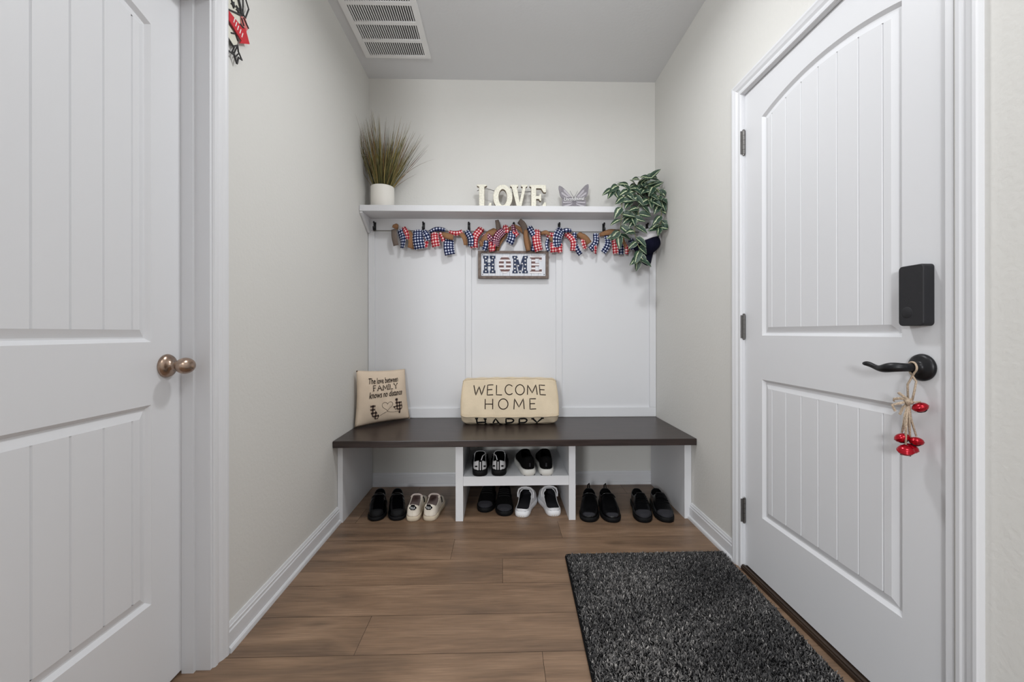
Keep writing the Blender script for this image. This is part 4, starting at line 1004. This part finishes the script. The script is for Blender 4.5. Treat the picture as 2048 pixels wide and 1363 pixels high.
# ================================================================ SHOES
FOOT = [(0, 0), (.008, .26), (.02, .42), (.045, .58), (.08, .70), (.14, .78), (.22, .80), (.32, .78), (.42, .79), (.52, .86), (.62, .95), (.70, 1.0), (.78, .99), (.85, .92), (.91, .79), (.95, .63), (.98, .42), (.992, .27), (1, 0)]
RINGS = [0, .004, .010, .02, .035, .055, .08, .11, .15, .20, .25, .30, .35, .40, .45, .50, .55, .60, .65, .70, .75, .80, .84, .88, .91, .94, .962, .98, .991, .997, 1.0]
def shoe(name, label, group, pos, deg, L, Wd, side, top, zs, mats, opening=None, cut=34, flare=1.0, sole_m=.004, blunt=1.0, extras=()):
    """heel at local x = 0, toe along +x; top = height of the upper along the length"""
    up_m, sole_mat, in_m = mats
    root = thing(name, label, 'shoe', (0, 0, 0), group)
    def hw(s): 
        v = interp(FOOT, s); return .5 * Wd * (v ** blunt if v > 0 else 0)
    def cy(s): return side * .010 * max(0, s - .35) ** 1.3 / .57 - side * .002
    def pt(s, t, off=0.0):
        h = interp(top, s); w = hw(s) - .001
        c, sn = cos(t), sin(t); yy = w * (abs(c) ** .62) * (1 if c > 0 else -1); zz = zs + (h - zs) * max(0, sn) ** .62
        p = Vector((L * s, cy(s) + yy, zz))
        if off:
            nrm = Vector((-.6 if s < .05 else (.5 if s > .95 else 0), c, sn * .8 + .05)); p += nrm.normalized() * off
        return p
    b = B(); N = 28; g = []
    tc = radians(cut)
    for s in RINGS: g.append([b.verts.new(pt(s, pi * j / N)) for j in range(N + 1)])
    for i in range(len(RINGS) - 1):
        sm = (RINGS[i] + RINGS[i + 1]) / 2
        for j in range(N):
            tm = pi * (j + .5) / N
            if opening:
                a0, a1 = opening; k = (sm - a0) / (a1 - a0)
                if 0 < k < 1:
                    e = sqrt(max(0, 1 - (2 * k - 1) ** 4)); lim = tc + (pi / 2 - tc) * (1 - e)
                    if lim < tm < pi - lim: continue
            b.faces.new((g[i][j], g[i][j + 1], g[i + 1][j + 1], g[i + 1][j]))
    bmesh.ops.remove_doubles(b, verts=b.verts[:], dist=2e-4)
    bmesh.ops.delete(b, geom=[v for v in b.verts if not v.link_faces], context='VERTS')
    bmesh.ops.recalc_face_normals(b, faces=b.faces[:])
    if sum(f.normal.dot(f.calc_center_median() - Vector((L / 2, 0, zs + .02))) for f in b.faces) < 0: bmesh.ops.reverse_faces(b, faces=b.faces[:])
    u = obj('upper', b, [up_m, in_m], root, True)
    if opening: subsurf(solidify(u, .0045, -1, 1), 1)
    else: subsurf(u, 1)
    # sole
    b = B(); rings = []; S_ = RINGS[1:-1]
    def outl(m, z): 
        a = [(L * s + (m if s > .93 else (-m if s < .07 else 0)), cy(s) + hw(s) + m, z) for s in S_]
        c = [(L * s + (m if s > .93 else (-m if s < .07 else 0)), cy(s) - hw(s) - m, z) for s in reversed(S_)]
        return [b.verts.new(p) for p in a + c]
    for m, z in ((sole_m - .004, 0), (sole_m - .001, .003), (sole_m * flare, zs * .45), (sole_m, zs - .002), (sole_m - .003, zs + .001)): rings.append(outl(m, z))
    n = len(rings[0])
    for r0_, r1_ in zip(rings, rings[1:]):
        for j in range(n): b.faces.new((r0_[j], r0_[(j + 1) % n], r1_[(j + 1) % n], r1_[j]))
    b.faces.new(rings[0]); b.faces.new(rings[-1]); bmesh.ops.recalc_face_normals(b, faces=b.faces[:])
    so = obj('sole', b, sole_mat, root, False)
    for p_ in so.data.polygons: p_.use_smooth = len(p_.vertices) == 4
    if opening:
        b = B(); v = [b.verts.new((L * s, cy(s) + hw(s) * .93, zs + .004)) for s in S_[2:-3]] + [b.verts.new((L * s, cy(s) - hw(s) * .93, zs + .004)) for s in reversed(S_[2:-3])]
        w = [b.verts.new((p.co.x, p.co.y, zs + .0015)) for p in v]; b.faces.new(v); b.faces.new(w[::-1])
        for i in range(len(v)): b.faces.new((v[i], v[(i + 1) % len(v)], w[(i + 1) % len(v)], w[i]))
        bmesh.ops.recalc_face_normals(b, faces=b.faces[:]); obj('insole', b, in_m, root)
    def surf_patch(nm, m, s0, s1, t0, t1, off=.0015, ns=10, nt=14):
        b = B(); gg = [[b.verts.new(pt(lerp(s0, s1, i / ns), radians(lerp(t0, t1, j / nt)), off)) for j in range(nt + 1)] for i in range(ns + 1)]
        for i in range(ns):
            for j in range(nt): b.faces.new((gg[i][j], gg[i][j + 1], gg[i + 1][j + 1], gg[i + 1][j]))
        bmesh.ops.remove_doubles(b, verts=b.verts[:], dist=1e-5); bmesh.ops.recalc_face_normals(b, faces=b.faces[:]); 
        return obj(nm, b, m, root, True)
    for e in extras:
        k = e[0]
        if k == 'patch': surf_patch(e[1], M[e[2]], *e[3:])
        elif k == 'box':                               # name, material, x0,x1,y0,y1,z0,z1
            b = B(); box(b, *e[3:], .0008); obj(e[1], b, M[e[2]], root)
        elif k == 'tube': b = B(); tube(b, e[3], e[4], 8); obj(e[1], b, M[e[2]], root, True)
        elif k == 'arc':
            b = B(); s, t0, t1, r = e[3:7]; tube(b, [pt(s + (.02 * sin(pi * i / 14) if len(e) > 7 else 0), radians(lerp(t0, t1, i / 14)), r * .6) for i in range(15)], r, 6); obj(e[1], b, M[e[2]], root, True)
        elif k == 'tab':                               # printed heel tab facing backwards
            b = B(); hx = [(-.021, .0), (-.012, .012), (-.009, .019), (.009, .019), (.012, .012), (.021, .0), (.010, -.009), (-.010, -.009)]
            ft = lambda a, c, h: Vector((-.0030 + abs(a) ** 2 * 16 - h + c * .10, a, e[3] + c)); prism(b, hx, ft, 0, .0016); tb = obj(e[1], b, M[e[2]], root)
            b = B(); font_text(b, 'PULA', .012, -.012, -.003, .009, ft, .0020); obj('tab_print', b, M['white'], tb)
    root.location = pos; root.rotation_euler = (0, 0, radians(deg)); return root

TOP_SNK = [(0, .090), (.06, .093), (.2, .084), (.38, .090), (.5, .098), (.6, .088), (.72, .070), (.85, .056), (.94, .046), (1, .030)]
TOP_LOAF = [(0, .084), (.1, .088), (.3, .092), (.45, .108), (.55, .106), (.68, .088), (.82, .066), (.93, .052), (1, .030)]
TOP_CLOG = [(0, .048), (.1, .050), (.28, .058), (.42, .088), (.52, .108), (.64, .106), (.78, .090), (.9, .068), (.96, .054), (1, .030)]
TOP_HEEL = [(0, .084), (.06, .090), (.2, .092), (.35, .096), (.48, .106), (.58, .094), (.72, .072), (.86, .056), (.95, .046), (1, .030)]
PATENT = (M['patent'], M['blackm'], M['blackf'])
loaf_x = (('patch', 'toe_bumper', 'blackm', .90, .999, 4, 176, .001), ('arc', 'vamp_seam', 'patent', .56, 25, 155, .0022, 1), ('patch', 'strap', 'patent', .60, .67, 12, 168, .002))
g1 = 'pairs of shoes under the bench'
# glossy black pair, toes forward (left cubby)
shoe('slip_on_shoe', 'glossy black slip-on shoe nearest the left side panel under the bench', g1, (.150, -.262, 0), -77, .275, .094, -1, TOP_LOAF, .020, PATENT, (.08, .50), 34, extras=loaf_x)
shoe('slip_on_shoe', 'glossy black slip-on shoe under the bench, right shoe of its pair beside the cream sneakers', g1, (.258, -.262, 0), -78, .275, .094, 1, TOP_LOAF, .020, PATENT, (.08, .50), 34, extras=loaf_x)
# cream canvas pair, heels forward
CREAM = (M['creamsh'], M['tansole'], M['pinkin'])
cream_x = (('tab', 'heel_tab', 'inkb', .073), ('patch', 'heel_band', 'creamsh', .0, .08, 2, 60, .0012), ('patch', 'side_stripe', 'inkb', .52, .58, 8, 42, .0015), ('patch', 'side_stripe', 'inkb', .52, .58, 138, 172, .0015), ('arc', 'collar_trim', 'pinkin', .50, 40, 140, .003))
shoe('canvas_sneaker', 'cream canvas sneaker beside the glossy black pair, black printed heel tab', g1, (.408, -.540, 0), 92, .270, .092, -1, TOP_SNK, .024, CREAM, (.03, .50), 38, extras=cream_x)
shoe('canvas_sneaker', 'cream canvas sneaker nearest the left divider, black printed heel tab', g1, (.494, -.538, 0), 86, .270, .096, 1, TOP_SNK, .024, CREAM, (.03, .50), 38, extras=cream_x)
# upper cubby: grey and black pair, heels forward
g2 = 'pairs of shoes on the cubby shelf'
GREY = (M['greysh'], M['blackm'], M['blackf'])
def grey_x(s): return (('box', 'pull_tab', 'blackf', -.0060, -.0015, -.009, .009, .034, .090), ('box', 'pull_stripe', 'greysh', -.0072, -.0055, -.0032, .0032, .037, .082),
                       ('box', 'heel_mark', 'blackf', .0000, .0045, -.030, -.017, .052, .059), ('box', 'heel_mark', 'blackf', .0000, .0045, .017, .030, .052, .059),
                       ('patch', 'side_panel', 'blackf', .16, .60, 2, 34, .0025), ('patch', 'side_panel', 'blackf', .16, .60, 146, 178, .0025),
                       ('tube', 'pull_loop', 'greysh', [(-.002, -.004 * s, .086), (.02, -.012 * s, .106), (.05, -.026 * s, .108), (.085, -.034 * s, .088)], .0026))
shoe('sneaker', 'grey and black sneaker nearest the left end of the cubby shelf, heel outward', g2, (.778, -.548, .2455), 93, .275, .098, -1, TOP_HEEL, .032, GREY, (.025, .50), 30, extras=grey_x(1))
shoe('sneaker', 'grey and black sneaker on the cubby shelf, right shoe of the thick black soled pair', g2, (.875, -.545, .2455), 87, .275, .098, 1, TOP_HEEL, .032, GREY, (.025, .50), 30, extras=grey_x(-1))
# upper cubby: black pair with white soles
BLKW = (M['blackf'], M['whitesole'], M['blackf'])
bw_x = (('patch', 'sole_tread', 'charc', 0, .001, 80, 100, 0), ('box', 'outsole', 'charc', .006, .20, -.030, .030, .0, .007), ('box', 'heel_logo', 'charc', -.001, .0010, -.004, .004, .050, .070))
bw_x = bw_x[1:]
shoe('running_shoe', 'black running shoe with white sole on the cubby shelf, left of its pair', g2, (1.050, -.545, .2455), 98, .285, .094, -1, [(0, .100), (.06, .106), (.2, .106), (.35, .108), (.5, .112), (.6, .096), (.75, .074), (.88, .058), (.95, .046), (1, .03)], .034, BLKW, (.05, .48), 40, 1.6, extras=bw_x)
shoe('running_shoe', 'black running shoe with white sole on the cubby shelf nearest the right divider', g2, (1.140, -.545, .2455), 88, .285, .094, 1, [(0, .100), (.06, .106), (.2, .106), (.35, .108), (.5, .112), (.6, .096), (.75, .074), (.88, .058), (.95, .046), (1, .03)], .034, BLKW, (.05, .48), 40, 1.6, extras=bw_x)
# lower cubby: black pair, toes forward, in the shade
BLK = (M['blackf'], M['blackm'], M['blackf'])
dk_x = (('patch', 'toe_cap', 'charc', .88, .999, 4, 176, .0015),) + tuple(('arc', 'lace', 'blackm', s, 60, 120, .003) for s in (.52, .57, .62, .67))
shoe('dark_shoe', 'matte black shoe under the cubby shelf nearest the left divider, toe outward', g1, (.818, -.155, 0), -93, .285, .100, -1, TOP_HEEL, .026, BLK, (.06, .48), 34, extras=dk_x)
shoe('dark_shoe', 'matte black shoe under the cubby shelf beside the white clogs, toe outward', g1, (.918, -.205, 0), -93, .285, .100, 1, TOP_HEEL, .026, BLK, (.06, .48), 34, extras=dk_x)
# white clogs
CL = (M['clog'], M['clog'], M['charc'])
def clog_x(flip): 
    if flip: pts = [(.115, .046, .060), (.10, .050, .085), (.085, .047, .104), (.06, .036, .118), (.045, .015, .125), (.042, -.01, .125), (.055, -.034, .118), (.08, -.046, .102), (.10, -.050, .082), (.115, -.046, .060)]
    else: pts = [(.115, .044, .062), (.07, .049, .066), (.03, .043, .070), (.002, .026, .073), (-.008, 0, .074), (.002, -.026, .073), (.03, -.043, .070), (.07, -.049, .066), (.115, -.044, .062)]
    x = [('tube', 'heel_strap', 'clog', [(a, c * .96, z) for a, c, z in (
        [(.128, .047, .062), (.135, .049, .085), (.142, .044, .103), (.150, .028, .112), (.153, 0, .115), (.150, -.028, .112), (.142, -.044, .103), (.135, -.049, .085), (.128, -.047, .062)] if flip else pts)], .0052)]
    x += [('box', 'tread_notch', 'tansole', -.0046, -.0030, c - .0015, c + .0015, .002, .012) for c in (-.012, 0, .012)]
    return tuple(x)
shoe('clog', 'white foam clog with black footbed under the cubby shelf, beside the matte black shoes', g1, (1.006, -.508, 0), 77, .265, .100, -1, TOP_CLOG, .030, CL, (.018, .53), 13, 1.2, extras=clog_x(True))
shoe('clog', 'white foam clog with black footbed under the cubby shelf nearest the right divider', g1, (1.190, -.500, 0), 95, .265, .100, 1, TOP_CLOG, .030, CL, (.018, .53), 13, 1.2, extras=clog_x(True))
# right cubby: black leather pair with pull loops
LEA = (M['blackl'], M['blackm'], M['blackf'])
wk_x = (('patch', 'toe_bumper', 'charc', .935, .985, 20, 160, .0015), ('arc', 'collar_seam', 'patent', .50, 35, 145, .003), ('patch', 'tongue', 'blackl', .50, .62, 66, 114, .003),
        ('tube', 'pull_loop', 'blackf', [(.0, -.006, .074), (-.008, -.004, .100), (.001, .003, .112), (.008, .006, .085)], .0035))
shoe('work_shoe', 'black leather shoe with heel loop under the bench nearest the right divider', g1, (1.426, -.298, 0), -100, .285, .104, -1, TOP_HEEL, .024, LEA, (.06, .48), 34, extras=wk_x)
shoe('work_shoe', 'black leather shoe with heel loop angled outward, right shoe of its pair in right cubby', g1, (1.526, -.302, 0), -97, .285, .104, 1, TOP_HEEL, .024, LEA, (.06, .48), 34, extras=wk_x)
tr_x = (('patch', 'toe_cap', 'charc', .86, .999, 6, 174, .0015), ('patch', 'side_panel', 'charc', .50, .84, 4, 22, .0015), ('patch', 'side_panel', 'charc', .50, .84, 158, 176, .0015),
        ('patch', 'tongue', 'blackl', .46, .62, 66, 114, .003)) + tuple(('arc', 'lace', 'blackf', s, 58, 122, .0028) for s in (.54, .59, .64, .69))
shoe('trainer', 'black trainer with grey mesh toe under the bench, left shoe of the rightmost pair', g1, (1.712, -.310, 0), -97, .285, .098, -1, TOP_HEEL, .026, (M['blackl'], M['blackm'], M['blackf']), (.06, .46), 34, extras=tr_x)
shoe('trainer', 'black trainer with grey mesh toe nearest the right side panel under the bench', g1, (1.835, -.312, 0), -100, .285, .098, 1, TOP_HEEL, .026, (M['blackl'], M['blackm'], M['blackf']), (.06, .46), 34, extras=tr_x)
